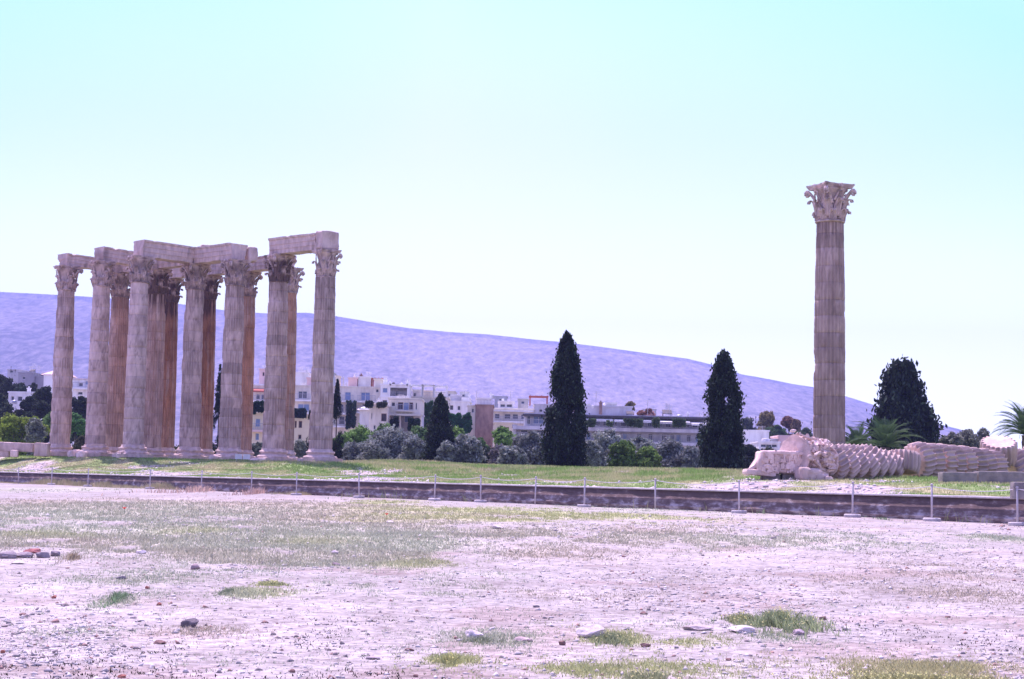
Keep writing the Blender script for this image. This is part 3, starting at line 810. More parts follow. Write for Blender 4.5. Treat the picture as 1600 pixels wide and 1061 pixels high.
# architraves
def beam(name, A_, B_, h, wd, ext0, ext1, seed, label, dz=0.0, drop=0.0, chipl=0.035):
    v = (B_ - A_); v.z = 0; L_ = v.length; an = math.atan2(v.y, v.x)
    zz = min(A_.z, B_.z) + .004 + dz
    tilt = math.atan2(B_.z - A_.z, L_) if dz == 0 else 0
    zz = A_.z + .01 + dz if dz == 0 else zz
    n = 40
    xs = np.linspace(-ext0, L_ + ext1, n)
    # cross section: three fasciae, crown moulding, back the same
    half = wd / 2
    prof = [(-half + .10, 0), (-half + .10, h * .27), (-half + .05, h * .275), (-half + .05, h * .56), (-half, h * .565), (-half, h * .84), (-half - .10, h * .88), (-half - .12, h * .99), (-half, h),
            (half, h), (half + .12, h * .99), (half + .10, h * .88), (half, h * .84), (half, h * .565), (half - .05, h * .56), (half - .05, h * .275), (half - .10, h * .27), (half - .10, 0)]
    m_ = len(prof)
    P = np.zeros((n, m_, 3))
    for j, (y_, z_) in enumerate(prof): P[:, j] = np.stack([xs, np.full(n, y_), np.full(n, z_)], -1)
    wn = chipl
    nz = np.stack([fbm(P[..., 0] * 1.1 + seed, P[..., 1] * 1.4, P[..., 2] * 1.4, seed + q, 4) - .5 for q in range(3)], -1)
    P = P + nz * wn * 2 * np.array([.4, 1, 1])
    chip_ = sstep(.55, .75, fbm(P[..., 0] * 1.5, P[..., 1] * 2, P[..., 2] * .5, seed + 9, 3)) * (P[..., 2] > h * .8)
    P[..., 2] -= chip_ * .22 * min(1, chipl / .06)
    P[0, :, 0] += nz[0, :, 0] * .5; P[-1, :, 0] += nz[-1, :, 1] * .5
    V = P.reshape(-1, 3)
    i = np.arange(n * m_).reshape(n, m_); j = np.roll(i, -1, 1)
    fs = [tuple(q) for q in np.stack([i[:-1], i[1:], j[1:], j[:-1]], -1).reshape(-1, 4)]
    fs += [tuple(i[0]), tuple(i[-1][::-1])]
    b_ = MB(); b_.v = [tuple(p) for p in V]; b_.f = [tuple(int(q) for q in f) for f in fs]
    tn = lambda V: LIGHT * 1.08 * (.78 + .44 * fbm(V[:, 0] * .7 + seed, V[:, 1], V[:, 2], seed, 3))[:, None] * (1 - .35 * sstep(.55, .7, fbm(V[:, 0] * 2, V[:, 1] * 2, V[:, 2] * .6, seed + 3, 3)))[:, None]
    o = b_.build(name, M['stone'], None, False, tn)
    o.location = (A_.x, A_.y, zz); o.rotation_euler = (0, -tilt, an)
    return tag(o, label, "beam", "architrave beams on the temple columns", 'thing')
c = ctop
beam("architrave_beam", c[1], c[3], 1.06, 1.4, .5, -.1, 201, "leftmost stone beam, resting on the eroded first column", chipl=.08)
beam("architrave_beam", c[2], c[5], 1.2, 1.5, .4, -.1, 202, "second beam from the left, above the thick eroded column")
beam("architrave_beam", c[4], c[7], 1.4, 1.6, .25, -.75, 203, "beam running back from the battered column to the angled beam joint")
beam("architrave_beam", c[7], c[9], 1.4, 1.6, .80, .35, 204, "beam running forward from the angled joint to the broad pale column")
beam("architrave_beam", c[11], c[13], 1.38, 1.5, .55, -.62, 205, "highest beam, bridging to the last column on the right of the group")
beam("architrave_beam", c[5], c[7], 1.2, 1.3, -.1, -1.0, 206, "lower beam glimpsed behind, from sooty capital towards the angled joint")
beam("architrave_beam", c[6], c[8], 1.2, 1.4, .5, -.05, 207, "rear beam over the deepest brown streaked column", chipl=.08)
beam("architrave_beam", c[8], c[10], 1.2, 1.4, .0, -.05, 208, "rear beam above the darkest rust brown column")
beam("architrave_beam", c[10], c[12], 1.2, 1.4, .0, .1, 209, "rear beam seen through the gap left of the highest beam")
beam("architrave_beam", c[3], c[5], 1.0, 1.3, .5, -1.3, 210, "short low beam piece on the slim reddish column", chipl=.1)
def stone_on(name, p, dims, rz, label, seed, cat="stone block"):
    o = chunk(name, dims, seed, amp=.09, res=.15, cut=.15, m=M['stone'], tone=LIGHT * 1.05)
    o.location = p; o.rotation_euler = (0, 0, rz)
    return tag(o, label, cat, None, 'thing')
stone_on("end_block", c[13] + Vector((.05, -.05, .01)), (1.15, 1.65, 1.5), TROT, "rounded end block capping the last column beside the highest beam", 220)
stone_on("broken_block", c[9] + (c[12] - c[9]).normalized() * 1.3 + Vector((.15, .2, .01)), (1.2, .9, 1.3), TROT, "short rounded block on top of the broad pale column, right of its beam", 221)
stone_on("loose_block", c[7] + Vector((.9, .8, 1.4)), (1.4, 1.0, .45), .4, "small loose stone lying on top where the two beams meet", 222)

# ------------------------------------------------------------------ fallen column
def drum(px, py, d, axis_img_deg, yaw_deg, L_, r0, seed, label, roll=0.0, group="drums of the fallen column", pat=.0, z=None):
    """a fluted drum: centre seen at (px, py, d); axis raised by axis_img_deg, heading yaw_deg"""
    p = W(px, py, d)
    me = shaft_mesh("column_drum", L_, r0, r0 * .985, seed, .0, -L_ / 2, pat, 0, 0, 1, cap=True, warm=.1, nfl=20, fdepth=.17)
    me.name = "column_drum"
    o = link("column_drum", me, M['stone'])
    ax = Vector((math.cos(R(axis_img_deg)) * math.cos(R(yaw_deg)), math.cos(R(axis_img_deg)) * math.sin(R(yaw_deg)), math.sin(R(axis_img_deg))))
    o.matrix_world = Matrix.Translation(p) @ ax.to_track_quat('Z', 'Y').to_matrix().to_4x4() @ Matrix.Rotation(roll, 4, 'Z')
    return tag(o, label, "column drum", group, 'thing')
leftd = [(1300, 722, 76.5, 22), (1316, 722, 77.3, 26), (1331, 722, 78.1, 31), (1346, 722, 78.9, 37), (1360, 722, 79.7, 43), (1373, 723, 80.5, 50), (1386, 724, 81.2, 57)]
ordn = ["first leaning drum, next to the fallen capital", "second leaning drum right of the fallen capital", "third leaning drum right of the fallen capital", "middle one of the seven leaning drums", "fifth leaning drum, in front of the palm", "sixth leaning drum, below the palm", "steepest leaning drum, last before the upright one"]
for i, ((px, py, d, an), lb) in enumerate(zip(leftd, ordn)):
    drum(px, py + r_.uniform(-1, 1), d, an + r_.uniform(-3, 3), 35 + r_.uniform(-4, 4), .70, (.84 + .006 * i) * r_.uniform(.96, 1.03), 300 + i, lb, roll=r_.uniform(0, .2))
drum(1412, 722, 81.5, 78, 60, .95, .80, 310, "nearly upright drum with vertical flutes in the middle of the fallen row")
ordr = ["large drum showing its pink left end face with square holes", "second drum of the right hand run of flat lying drums", "third drum of the right hand run, flutes level", "fourth drum of the right hand run, above the left end of the grey block",
        "fifth drum of the right hand run, above the grey blocks' joint", "sixth drum of the right hand run, behind the longer grey block", "seventh drum of the right hand run, partly sunken", "last level drum, against the tipped bright drum"]
for i, lb in enumerate(ordr):
    px = 1436 + i * 16.5
    drum(px, 719 + i * 1.1, 82.8 + i * .62, (4 if i else 10) + r_.uniform(-4, 4), 38 - i * .8 + r_.uniform(-4, 4), .74, (.93 - .016 * i) * r_.uniform(.96, 1.02), 320 + i, lb, roll=.13 * (i % 2) + r_.uniform(-.05, .05))
drum(1560, 706, 88.0, 66, 262, 1.15, .95, 340, "bright topped drum tipped on end at the right of the fallen row")
drum(1590, 731, 89.0, 25, 20, 1.2, .93, 341, "drum lying under the tipped bright one near right frame edge")
drum(1618, 722, 92.0, 60, 15, 1.1, .95, 342, "drum cut by the right frame edge with a bright sloping top")

# fallen capital pieces
p = W(1221, 742, 75.5); zz = zp(p.x, p.y)
e = empty("fallen_capital", (p.x, p.y, zz), R(2), "fallen broken capital lying on its side with carved front and flat top", "capital")
chipt = lambda V: LIGHT * 1.3 * (.8 + .4 * fbm(V[:, 0] * 2, V[:, 1] * 2, V[:, 2] * 2, 70, 3))[:, None]
blk = chunk("carved_body", (2.15, 1.5, 1.05), 71, amp=.10, res=.09, cut=.14, parent=e, m=M['stone'], tone=chipt,
            shape=lambda q, H: q + np.stack([np.where(q[:, 0] < 0, -.22 * (1 - sstep(-.5, .5, q[:, 2])), 0), 0 * q[:, 0],
             0 * q[:, 0]], 1))
blk.location = (0, 0, .22)
orn = MB()
rq = random.Random(5)
for i in range(130):
    cx_b = rq.uniform(-.98, .98); cz_b = rq.uniform(.34, 1.2); a1, a3 = rq.uniform(.03, .09), rq.uniform(.03, .12)
    orn.box(cx_b - a1, cx_b + a1, -.86 + rq.uniform(0, .06), -.68, cz_b - a3, cz_b + a3)
for i in range(7):
    cxx = -.88 + i * .30
    for s_ in (-1, 1):
        pts = []
        for q in range(12):
            an = q / 11 * 4.6; rs = .15 * (1 - q / 14)
            pts.append((cxx + s_ * rs * math.cos(an), -.78 - .02 * (q % 2), .78 + rs * math.sin(an) - (.25 if s_ > 0 else 0)))
        orn.tube(pts, .032, 5)
orn.box(-1.05, 1.0, -.83, -.70, .46, .52); orn.box(-1.0, .95, -.86, -.70, 1.12, 1.22)
worn(orn, 4, .05); orn.build("carved_scrolls", M['stone'], e, False, chipt)
lp = chunk("corner_slab", (1.35, 1.3, .26), 74, amp=.06, res=.12, cut=.08, parent=e, m=M['stone'], tone=chipt); lp.location = (-1.05, -.15, .14); lp.rotation_euler = (0, R(4), 0)
vol = MB()
pts = []
for q in range(24):
    an = q / 23 * 8; rs = .24 * (1 - q / 30); pts.append((-.80 + rs * math.cos(an), -.82, .42 + rs * math.sin(an)))
vol.tube(pts, .05, 6)
for q in range(5):
    vol.tube([(-1.55 + q * .04, -.55 + q * .22, .38), (-1.25, -.5 + q * .22, .55), (-1.02, -.45 + q * .2, .98)], [.09, .12, .1], 6)
worn(vol, 9, .06); vol.build("volute", M['stone'], e, False, chipt)
# the neck half of the capital: leafy bell lying with its axis along the row
p = W(1267, 719, 75.8)
e = empty("fallen_capital_neck", p, 0, "tall broken lower half of the fallen capital with ragged leaf tops", "capital")
b2, a2, v2, tn2_ = capital_meshes(17, .6); worn(b2, 30, .2)
V = np.array(b2.v); V[:, :2] *= (1.0 + .12 * (V[:, 2:3] > 1)) * .88; b2.v = [tuple(q) for q in V]
o = b2.build("leafy_bell", M['stone'], e, False, lambda V: LIGHT * 1.12 * (.75 + .5 * fbm(V[:, 0] * 3, V[:, 1] * 3, V[:, 2] * 3, 33, 3))[:, None])
ax = Vector((-math.cos(R(33)), -math.sin(R(33)), .10)).normalized()
o.matrix_local = ax.to_track_quat('Z', 'Y').to_matrix().to_4x4() @ Matrix.Translation((0, 0, -.85))
sh_ = chunk("broken_core", (1.5, 1.35, 1.75), 78, amp=.16, res=.11, cut=.5, parent=e, m=M['stone'], tone=chipt); sh_.location = (-.25, -.1, -.86); sh_.rotation_euler = (0, 0, R(30))
rag = MB(); q2 = random.Random(44)
for i in range(150):
    an = q2.uniform(-.3, 3.5); ll = q2.uniform(-.75, .85); rr_ = .93 + q2.uniform(-.05, .06)
    c_ = Vector((ll, -math.cos(an) * rr_ * .85, math.sin(an) * rr_ - .02))
    c_ = Matrix.Rotation(R(33), 3, 'Z') @ c_
    Mx = Matrix.Translation(c_) @ Matrix.Rotation(q2.uniform(0, 6), 4, 'Z') @ Matrix.Rotation(q2.uniform(-1, 1), 4, 'X')
    a1, a2, a3 = q2.uniform(.05, .13), q2.uniform(.04, .08), q2.uniform(.05, .12); rag.box(-a1, a1, -a2, a2, -a3, a3, Mx)
worn(rag, 8, .12); rag.build("ragged_leaves", M['stone'], e, False, chipt)
# small broken pieces at the foot
for (px, py, d, dm, lb) in ((1262, 744, 74.5, (1.15, .7, .62), "grey broken lump in front of the fallen capital"), (1281, 746, 74.5, (.7, .5, .38), "small pale lump between the fallen capital and first drum"), (1293, 748, 74.3, (.42, .4, .26), "smallest pale stone at the foot of the first leaning drum")):
    p = W(px, py, d); o = chunk("broken_fragment", dm, int(px), amp=.1, res=.09, cut=.18, m=M['stone'], tone=LIGHT)
    o.location = (p.x, p.y, zp(p.x, p.y) - .08); o.rotation_euler = (0, .1, .3); tag(o, lb, "stone", "broken fragments by the fallen capital", 'thing')
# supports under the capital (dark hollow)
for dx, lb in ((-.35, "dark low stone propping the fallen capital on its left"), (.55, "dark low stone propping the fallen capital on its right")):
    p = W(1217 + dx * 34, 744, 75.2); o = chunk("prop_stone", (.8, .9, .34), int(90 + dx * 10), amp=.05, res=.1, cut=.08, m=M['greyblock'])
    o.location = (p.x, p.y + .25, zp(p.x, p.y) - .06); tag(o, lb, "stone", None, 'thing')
# grey blocks in front
for (x0, x1, yb, d, h, lb) in ((1473, 1527.5, 753, 72, .52, "shorter grey squared block in front of the fallen drums"), (1529, 1625, 754, 72, .56, "longer grey squared block running out of frame on the right")):
    A_, B_ = W(x0, yb, d), W(x1, yb + 1, d)
    o = chunk("squared_block", (B_.x - A_.x, .9, h), int(x0), amp=.045, res=.1, cut=.05, m=M['greyblock'])
    o.location = ((A_.x + B_.x) / 2, d + .45, min(zp(A_.x, d), A_.z) - .03); tag(o, lb, "stone block", "squared grey blocks in front of the drums", 'thing')
p = W(1602, 775, 53)
o = chunk("squared_block", (.5, .5, .55), 77, amp=.03, res=.1, cut=.04, m=M['greyblock']); o.location = (p.x, p.y + .6, EYE - .3); tag(o, "small grey block on the wall's edge at the right frame edge", "stone block", None, 'thing')
# low blocks at the far left
for (x0, x1, yt, yb, d, dy, lb) in ((-40, 54, 690, 704, 147, 1.2, "long slanting stone beam raised at the far left edge"), (55, 76, 692, 713, 146, 1.1, "upright block joining the slanting beam to the first column"),
                                (16, 28, 703, 714, 146, .5, "small bright block propping the slanting beam at far left"), (-30, 16, 702, 713, 147, 1.0, "low block under the slanting beam at the left frame edge")):
    A_, B_ = W(x0, yb, d), W(x1, yb, d); T_ = W(x0, yt, d)
    o = chunk("stone_beam", (B_.x - A_.x, dy, T_.z - A_.z), int(x0 + 200), amp=.07, res=.16, cut=.09, m=M['stone'], tone=LIGHT * (1.3 if x0 == 16 else .95))
    o.location = ((A_.x + B_.x) / 2, d, A_.z); o.rotation_euler = (0, R(1.0), 0)
    tag(o, lb, "stone block", None, 'thing')
# bright broken feet beside the columns
for (px, py, d, dm, lb) in ((117, 711, 147, (1.0, .7, .7), "bright broken corner stone at the foot of the leftmost column"), (128, 712, 144, (.9, .7, .6), "bright shard at the left foot of the second column"), (187, 713, 141, (.7, .5, .5), "pale chip between the second and battered columns"),
                        (200, 714, 141, (.6, .6, .7), "bright wedge leaning at the battered column's left foot"), (334, 719, 141, (.8, .6, .5), "pale stone left of the broad column's base"), (405, 719, 137, (1.5, .8, .35), "flat bright slab left of the highest beam's left bearer")):
    p = W(px, py, d); o = chunk("broken_fragment", dm, int(px * 3), amp=.12, res=.1, cut=.15, m=M['stone'], tone=LIGHT * 1.35)
    o.location = (p.x, p.y, zp(p.x, p.y) - .08); o.rotation_euler = (.1, .1, px); tag(o, lb, "stone", "broken stones at the column feet", 'thing')
# white notice
p = W(379, 719, 137)
e = empty("notice_board", (p.x, p.y, zp(p.x, p.y)), 0, "small white twin panel notice standing in grass before the columns", "notice")
for sx in (-.33, .33):
    mb = MB(); mb.box(sx - .29, sx + .29, -.02, .02, .2, .62); mb.build("panel", M['white'], e)
for sx in (-.5, .5):
    mb = MB(); mb.box(sx - .02, sx + .02, .021, .05, -.05, .6); mb.build("leg", M['metal'], e)

# ------------------------------------------------------------------ vegetation
def cloud(C_, size, tone_, up=.0, asp=1.6):
    """one small quad leaf cluster at each point; random facing"""
    n = len(C_)
    a_ = rng.normal(size=(n, 3)); a_[:, 2] += up * 2; a_ /= np.linalg.norm(a_, axis=1, keepdims=True)
    b_ = rng.normal(size=(n, 3)); b_ -= (b_ * a_).sum(1, keepdims=True) * a_; b_ /= np.linalg.norm(b_, axis=1, keepdims=True)
    sz = (size * rng.uniform(.6, 1.3, n))[:, None]
    V = np.stack([C_ - a_ * sz * asp / 2, C_ + b_ * sz / 2, C_ + a_ * sz * asp / 2, C_ - b_ * sz / 2], 1).reshape(-1, 3)
    Fc = np.arange(n * 4).reshape(n, 4)
    return V, Fc, np.repeat(tone_, 4, 0)
def crown_obj(name, parent, C_, size, tone_, up=0., asp=1.6, m=None):
    V, Fc, T_ = cloud(C_, size, tone_, up, asp)
    return link(name, bulk(name, V, Fc, T_), m or M['leafy'], parent)
T1 = lambda t: float(np.interp(t, [0, .05, .15, .36, .6, .8, .94, 1], [.80, .95, 1, .88, .74, .50, .22, .04]))
T2 = lambda t: float(np.interp(t, [0, .08, .2, .4, .6, .8, .93, 1], [.70, .95, 1, .92, .80, .62, .44, .28]))
def cypress(px, ytop, wpx, d, label, dens=1.0, prof=None, ybase=None, colr=(.027, .040, .026), loose=0.0, group="dark cypresses behind the ruins", far=False):
    X = base_x(px, ybase or hor(px), d); top = W(px, ytop, d).z; z0 = zp(X, d) if d < 240 else -8
    h = top - z0; rad = wpx / F * d / 2 * .88
    e = empty("cypress_tree", (X, d, z0), rng.uniform(0, 6), label, "tree", group)
    tr = MB(); tr.tube([(0, 0, -.2), (.03, 0, h * .4), (0, .02, h * .9)], [max(.08, rad * .12), max(.06, rad * .08), .03], 8); tr.build("trunk", M['bark'], e, True)
    prof = prof or (lambda t: min(1, (t + .02) / .16) ** .6 * (1 - t) ** .72 * 1.18 if t < 1 else 0)
    nc = int((200 if far else 560) * dens)
    t = rng.uniform(0, 1, nc) ** 1.15
    ang = rng.uniform(0, 2 * math.pi, nc)
    pr = np.array([prof(q) for q in t])
    lobes = .66 + .58 * vnoise(ang * 1.5 + 3 * px, t * 11, 0, int(px) % 97)
    rr_ = rad * pr * lobes * np.sqrt(rng.uniform(.25 if loose else .35, 1, nc))
    cz = t * h * .955 + .02 * h
    cc = np.stack([rr_ * np.cos(ang), rr_ * np.sin(ang), cz], 1)
    if True:
        keep = vnoise(cc[:, 0] * .9 + 9, cc[:, 1] * .9, cc[:, 2] * .7, 5) > (.34 if not loose else loose * .80)
        cc = cc[keep]
    nl = 16 if far else 46
    sp_ = max(.05, rad * (.16 if far else .12))
    sd_ = np.array([sp_, sp_, sp_ * 1.5])
    shr = (.35 + .65 * np.minimum(1, cc[:, 2] * 0 + np.array([prof(min(q / h, 1)) for q in cc[:, 2]]) * 1.6))[:, None, None]
    P = (cc[:, None, :] + rng.normal(size=(len(cc), nl, 3)) * sd_ * shr).reshape(-1, 3)
    P = P[(P[:, 2] > .03)]
    tn = (.55 + 1.0 * vnoise(P[:, 0] * 1.9, P[:, 1] * 1.9, P[:, 2] * 1.1, 12))[:, None] * np.array(colr) * rng.uniform(.6, 1.3, (len(P), 1)) * np.where(rng.uniform(0, 1, (len(P), 1)) > .90, 2.6, 1)  # a few leaves coloured brighter, painted in as sunlit sprays
    crown_obj("crown", e, P, sp_ * .75, tn, up=.9, asp=2.0)
    return e
def bush(px, ytop, wpx, d, label, colr, group, name="olive_tree", ybase=None, n=1.0, size=.16, cat="tree", lob=18, squash=1.0, zb=None, openy=0.0):
    X = base_x(px, ytop, d); top = W(px, ytop, d).z
    z0 = zb if zb is not None else (zp(X, d) if d < 240 else -8)
    if top - z0 < .8: z0 = top - 1.5
    h = top - z0; rad = wpx / F * d / 2 * 1.12
    e = empty(name, (X, d, z0), 0, label, cat, group)
    tr = MB()
    q_ = random.Random(int(px * 7 + ytop))
    tips = []
    for k_ in range(4):
        an = k_ * 1.6 + q_.random(); rr_ = rad * .4
        tr.tube([(0, 0, -.3), (.1 * math.cos(an), .1 * math.sin(an), h * .25), (rr_ * math.cos(an), rr_ * math.sin(an), h * .7)], [max(.09, .05 * rad), max(.07, .04 * rad), .025], 6)
    tr.build("trunk", M['bark'], e, True)
    L_ = []
    ch_ = min(h * .62, rad * 1.3) * squash
    for k_ in range(lob):
        an = rng.uniform(0, 2 * math.pi); q = rng.uniform(0, .68) if k_ else 0
        zz = h - ch_ * rng.uniform(.35, 1.35) * (.6 + .6 * q)
        lr = rad * rng.uniform(.20, .42)
        lx, ly = q * rad * math.cos(an), q * rad * .8 * math.sin(an)
        if k_ == 0: zz = h - lr * .8; lx = rng.uniform(-.2, .2) * rad
        zz = min(zz, h - lr * .75)
        L_.append((lx, ly, max(zz, lr * .5), lr))
    # low skirt
    for k_ in range(4): L_.append((rng.uniform(-.55, .55) * rad, rng.uniform(-.4, .3) * rad, max(h * .28, .4), rad * .42))
    Ps = []; Ts = []
    for (lx, ly, lz, lr) in L_:
        nc = int(44 * n); v = rng.normal(size=(nc, 3)); v /= np.linalg.norm(v, axis=1, keepdims=True)
        v *= (lr * rng.uniform(.55, 1.08, nc) * (1 - openy * rng.uniform(0, .4, nc)))[:, None]; v[:, 2] *= .8
        v *= (.72 + .6 * vnoise(v[:, 0] * 2.2 / lr + lx, v[:, 1] * 2.2 / lr, v[:, 2] * 2.2 / lr + lz, int(px) % 50))[:, None]
        cc = v + np.array([lx, ly, lz]); nl = 26
        P = (cc[:, None, :] + rng.normal(size=(nc, nl, 3)) * lr * .17).reshape(-1, 3)
        Ps.append(P); Ts.append(np.repeat(rng.uniform(.55, 1.45, nc), nl)[:, None] * np.array(colr) * rng.uniform(.75, 1.25, (nc * nl, 1)))
    P = np.concatenate(Ps); T_ = np.concatenate(Ts); kp = P[:, 2] > .02
    crown_obj("crown", e, P[kp], size, T_[kp], asp=1.9)
    return e
cypress(883, 518, 72, 140, "tallest spire cypress standing between buildings and ruins", 1.5, prof=T1, ybase=725)
cypress(1129, 549, 74, 131, "broad spire cypress just left of the fallen capital", 1.5, prof=T1, ybase=728)
cypress(686, 617, 56, 160, "shorter dark cone tree among silvery shrubs, right of the column group", 1.1, prof=lambda t: (min(1, (t + .2) / .3)) * (1 - t) ** .6 * (1 + .12 * math.sin(t * 17)), ybase=720, loose=.2)
cypress(339, 566, 22, 175, "thin dark cypress glimpsed between the middle columns", .9, ybase=715)
cypress(524, 590, 26, 165, "dark cypress hugging the right side of the group's last column", .8, ybase=715)
cypress(482, 640, 18, 172, "small dark cypress in the gap left of the group's last column", .6, ybase=715)
cypress(1412, 571, 112, 165, "wide ragged dark conifer rising behind the palm", 1.35, prof=T2, ybase=700, loose=.55, colr=(.024, .036, .024))
GC = "small far cypresses on the city slopes"
for (px, yt, wx, d, lb) in ((10, 566, 8, 330, "slender far cypress at the upper left edge of frame"), (17, 571, 7, 332, "slender far cypress second from left frame edge"), (1098, 631, 6, 300, "tiny dark cypress on the skyline left of the broad spire cypress"), (1180, 645, 8, 380, "small far cypress beside the yellowish tree, left side"),
                            (1186, 642, 7, 384, "small far cypress beside the yellowish tree, right side"), (1208, 652, 6, 390, "narrow far cypress right of the yellowish tree"), (1253, 656, 7, 380, "far cypress left of the lone column's foot"), (1267, 652, 10, 376, "far cypress touching the lone column's left edge"), (1323, 659, 5, 390, "far cypress just right of the lone column")):
    cypress(px, yt, wx, d, lb, 1, group=GC, far=True)
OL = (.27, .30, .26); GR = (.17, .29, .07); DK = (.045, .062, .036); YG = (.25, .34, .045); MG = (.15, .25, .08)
GO = "silvery olive trees behind the ruins"; GG = "fresh green trees below the houses"
for (px, yt, wx, d, lb, cl, g, nm) in (
    (612, 672, 78, 172, "broad silvery olive left of the short cone tree", OL, GO, "olive_tree"), (556, 694, 60, 170, "low grey olive right of the group's last column", OL, GO, "olive_tree"), (588, 690, 50, 166, "rounded silver olive in front of the white house", OL, GO, "olive_tree"),
    (645, 683, 46, 168, "silver olive touching the short cone tree's left side", OL, GO, "olive_tree"), (731, 684, 54, 160, "round silvery shrub like olive right of the cone tree", OL, GO, "olive_tree"), (697, 690, 36, 158, "small olive at the cone tree's right foot", OL, GO, "olive_tree"),
    (780, 697, 40, 168, "dull mauve olive below the brown block", (.22, .21, .20), GO, "olive_tree"), (828, 676, 58, 158, "tall feathery olive left of the tallest cypress", (.25, .27, .24), GO, "olive_tree"), (806, 700, 46, 154, "low olive before the grey apartment's corner", OL, GO, "olive_tree"),
    (950, 675, 74, 152, "big bright silver olive right of the tallest cypress", (.34, .37, .32), GO, "olive_tree"), (925, 690, 40, 148, "silver olive at the tallest cypress's right foot", (.31, .34, .29), GO, "olive_tree"), (1000, 684, 52, 156, "silver olive midway between the tall cypresses", OL, GO, "olive_tree"),
    (1050, 690, 70, 152, "greyish olive left of the broad spire cypress", (.23, .25, .23), GO, "olive_tree"), (1082, 700, 44, 150, "low olive touching the broad spire cypress", (.21, .23, .21), GO, "olive_tree"), (1168, 697, 44, 150, "dark olive between broad cypress and fallen capital", (.05, .06, .05), GO, "olive_tree"),
    (468, 690, 26, 160, "small grey olive in the last gap between columns", OL, GO, "olive_tree"), (402, 692, 26, 165, "small grey olive in the gap right of orange column", OL, GO, "olive_tree"), (58, 655, 40, 178, "grey green olive left of the leftmost column", (.22, .25, .19), GO, "olive_tree"), (126, 682, 26, 165, "little brownish olive between the two leftmost columns", (.11, .115, .07), GO, "olive_tree"),
    (560, 669, 70, 190, "bright green tree below the cream apartment", GR, GG, "broadleaf_tree"), (600, 664, 52, 195, "mid green tree below the white house", MG, GG, "broadleaf_tree"), (535, 680, 40, 185, "green tree peeking right of the last column", GR, GG, "broadleaf_tree"), (655, 668, 50, 195, "green tree behind the silver olive and cone tree", (.15, .25, .08), GG, "broadleaf_tree"),
    (715, 668, 52, 190, "bright green tree right of the short cone tree", GR, GG, "broadleaf_tree"), (785, 668, 50, 195, "green tree right of the brown block", GR, GG, "broadleaf_tree"), (752, 686, 30, 190, "small green tree below the brown block", MG, GG, "broadleaf_tree"), (975, 690, 40, 150, "green shrub among the olives between tall cypresses", (.15, .24, .06), GG, "broadleaf_tree"),
    (1010, 700, 42, 150, "yellow green shrub in the middle between tall cypresses", (.18, .28, .07), GG, "broadleaf_tree"), (22, 649, 66, 190, "bright yellow green tree at the left frame edge", YG, GG, "broadleaf_tree"), (55, 652, 40, 195, "second yellow green tree, left of the leftmost column", YG, GG, "broadleaf_tree"), (-15, 655, 50, 185, "yellow green tree cut by the left frame edge", YG, GG, "broadleaf_tree"),
    (120, 647, 34, 190, "bright green tree between the two leftmost columns", (.14, .30, .09), GG, "broadleaf_tree"), (70, 604, 44, 240, "dark round tree high behind the leftmost column", DK, GG, "broadleaf_tree"), (125, 620, 34, 235, "dark tree between the two leftmost columns below white house", DK, GG, "broadleaf_tree"),
    (48, 620, 36, 236, "dark olive green tree near the white house at left", DK, GG, "broadleaf_tree"), (8, 630, 40, 232, "dark tree at left frame edge above the yellow green one", DK, GG, "broadleaf_tree"), (28, 640, 30, 226, "dark tree under the small white house at left", DK, GG, "broadleaf_tree"), (0, 585, 30, 300, "dark tree crowd at the upper left corner of the town", DK, GG, "broadleaf_tree"),
    (90, 640, 40, 200, "mid green tree hidden behind the leftmost column", MG, GG, "broadleaf_tree"), (30, 600, 30, 290, "grey green tree beneath the two slender far cypresses", (.05, .07, .04), GG, "broadleaf_tree"),
    (10, 652, 46, 214, "dark tree behind the bright tree at the left frame edge", DK, GG, "broadleaf_tree"), (45, 646, 46, 216, "dark tree between the bright trees and the small white house", (.06, .09, .05), GG, "broadleaf_tree"), (78, 652, 44, 214, "dark green tree touching the leftmost column's left side", DK, GG, "broadleaf_tree"),
    (116, 655, 40, 213, "dark green tree low between the two leftmost columns", (.06, .10, .05), GG, "broadleaf_tree"), (140, 660, 40, 212, "dark tree touching the second column's left side", DK, GG, "broadleaf_tree"),
    (12, 592, 34, 280, "dark tree at the foot of the slender far cypresses", DK, GG, "broadleaf_tree"), (52, 600, 30, 278, "dark tree beside the far parapeted block", DK, GG, "broadleaf_tree"), (66, 628, 34, 232, "dark tree right of the small white house at left", DK, GG, "broadleaf_tree"), (-8, 608, 40, 236, "dark tree cut by the left frame edge beside the white house", DK, GG, "broadleaf_tree"),
    (35, 603, 28, 262, "dark tree crown just above the small white house", (.05, .075, .05), GG, "broadleaf_tree"), (155, 640, 40, 215, "dark tree behind the second column", DK, GG, "broadleaf_tree")):
    bush(px, yt, wx, d, lb, cl, g, nm)
GF = "distant garden trees by the pink houses"
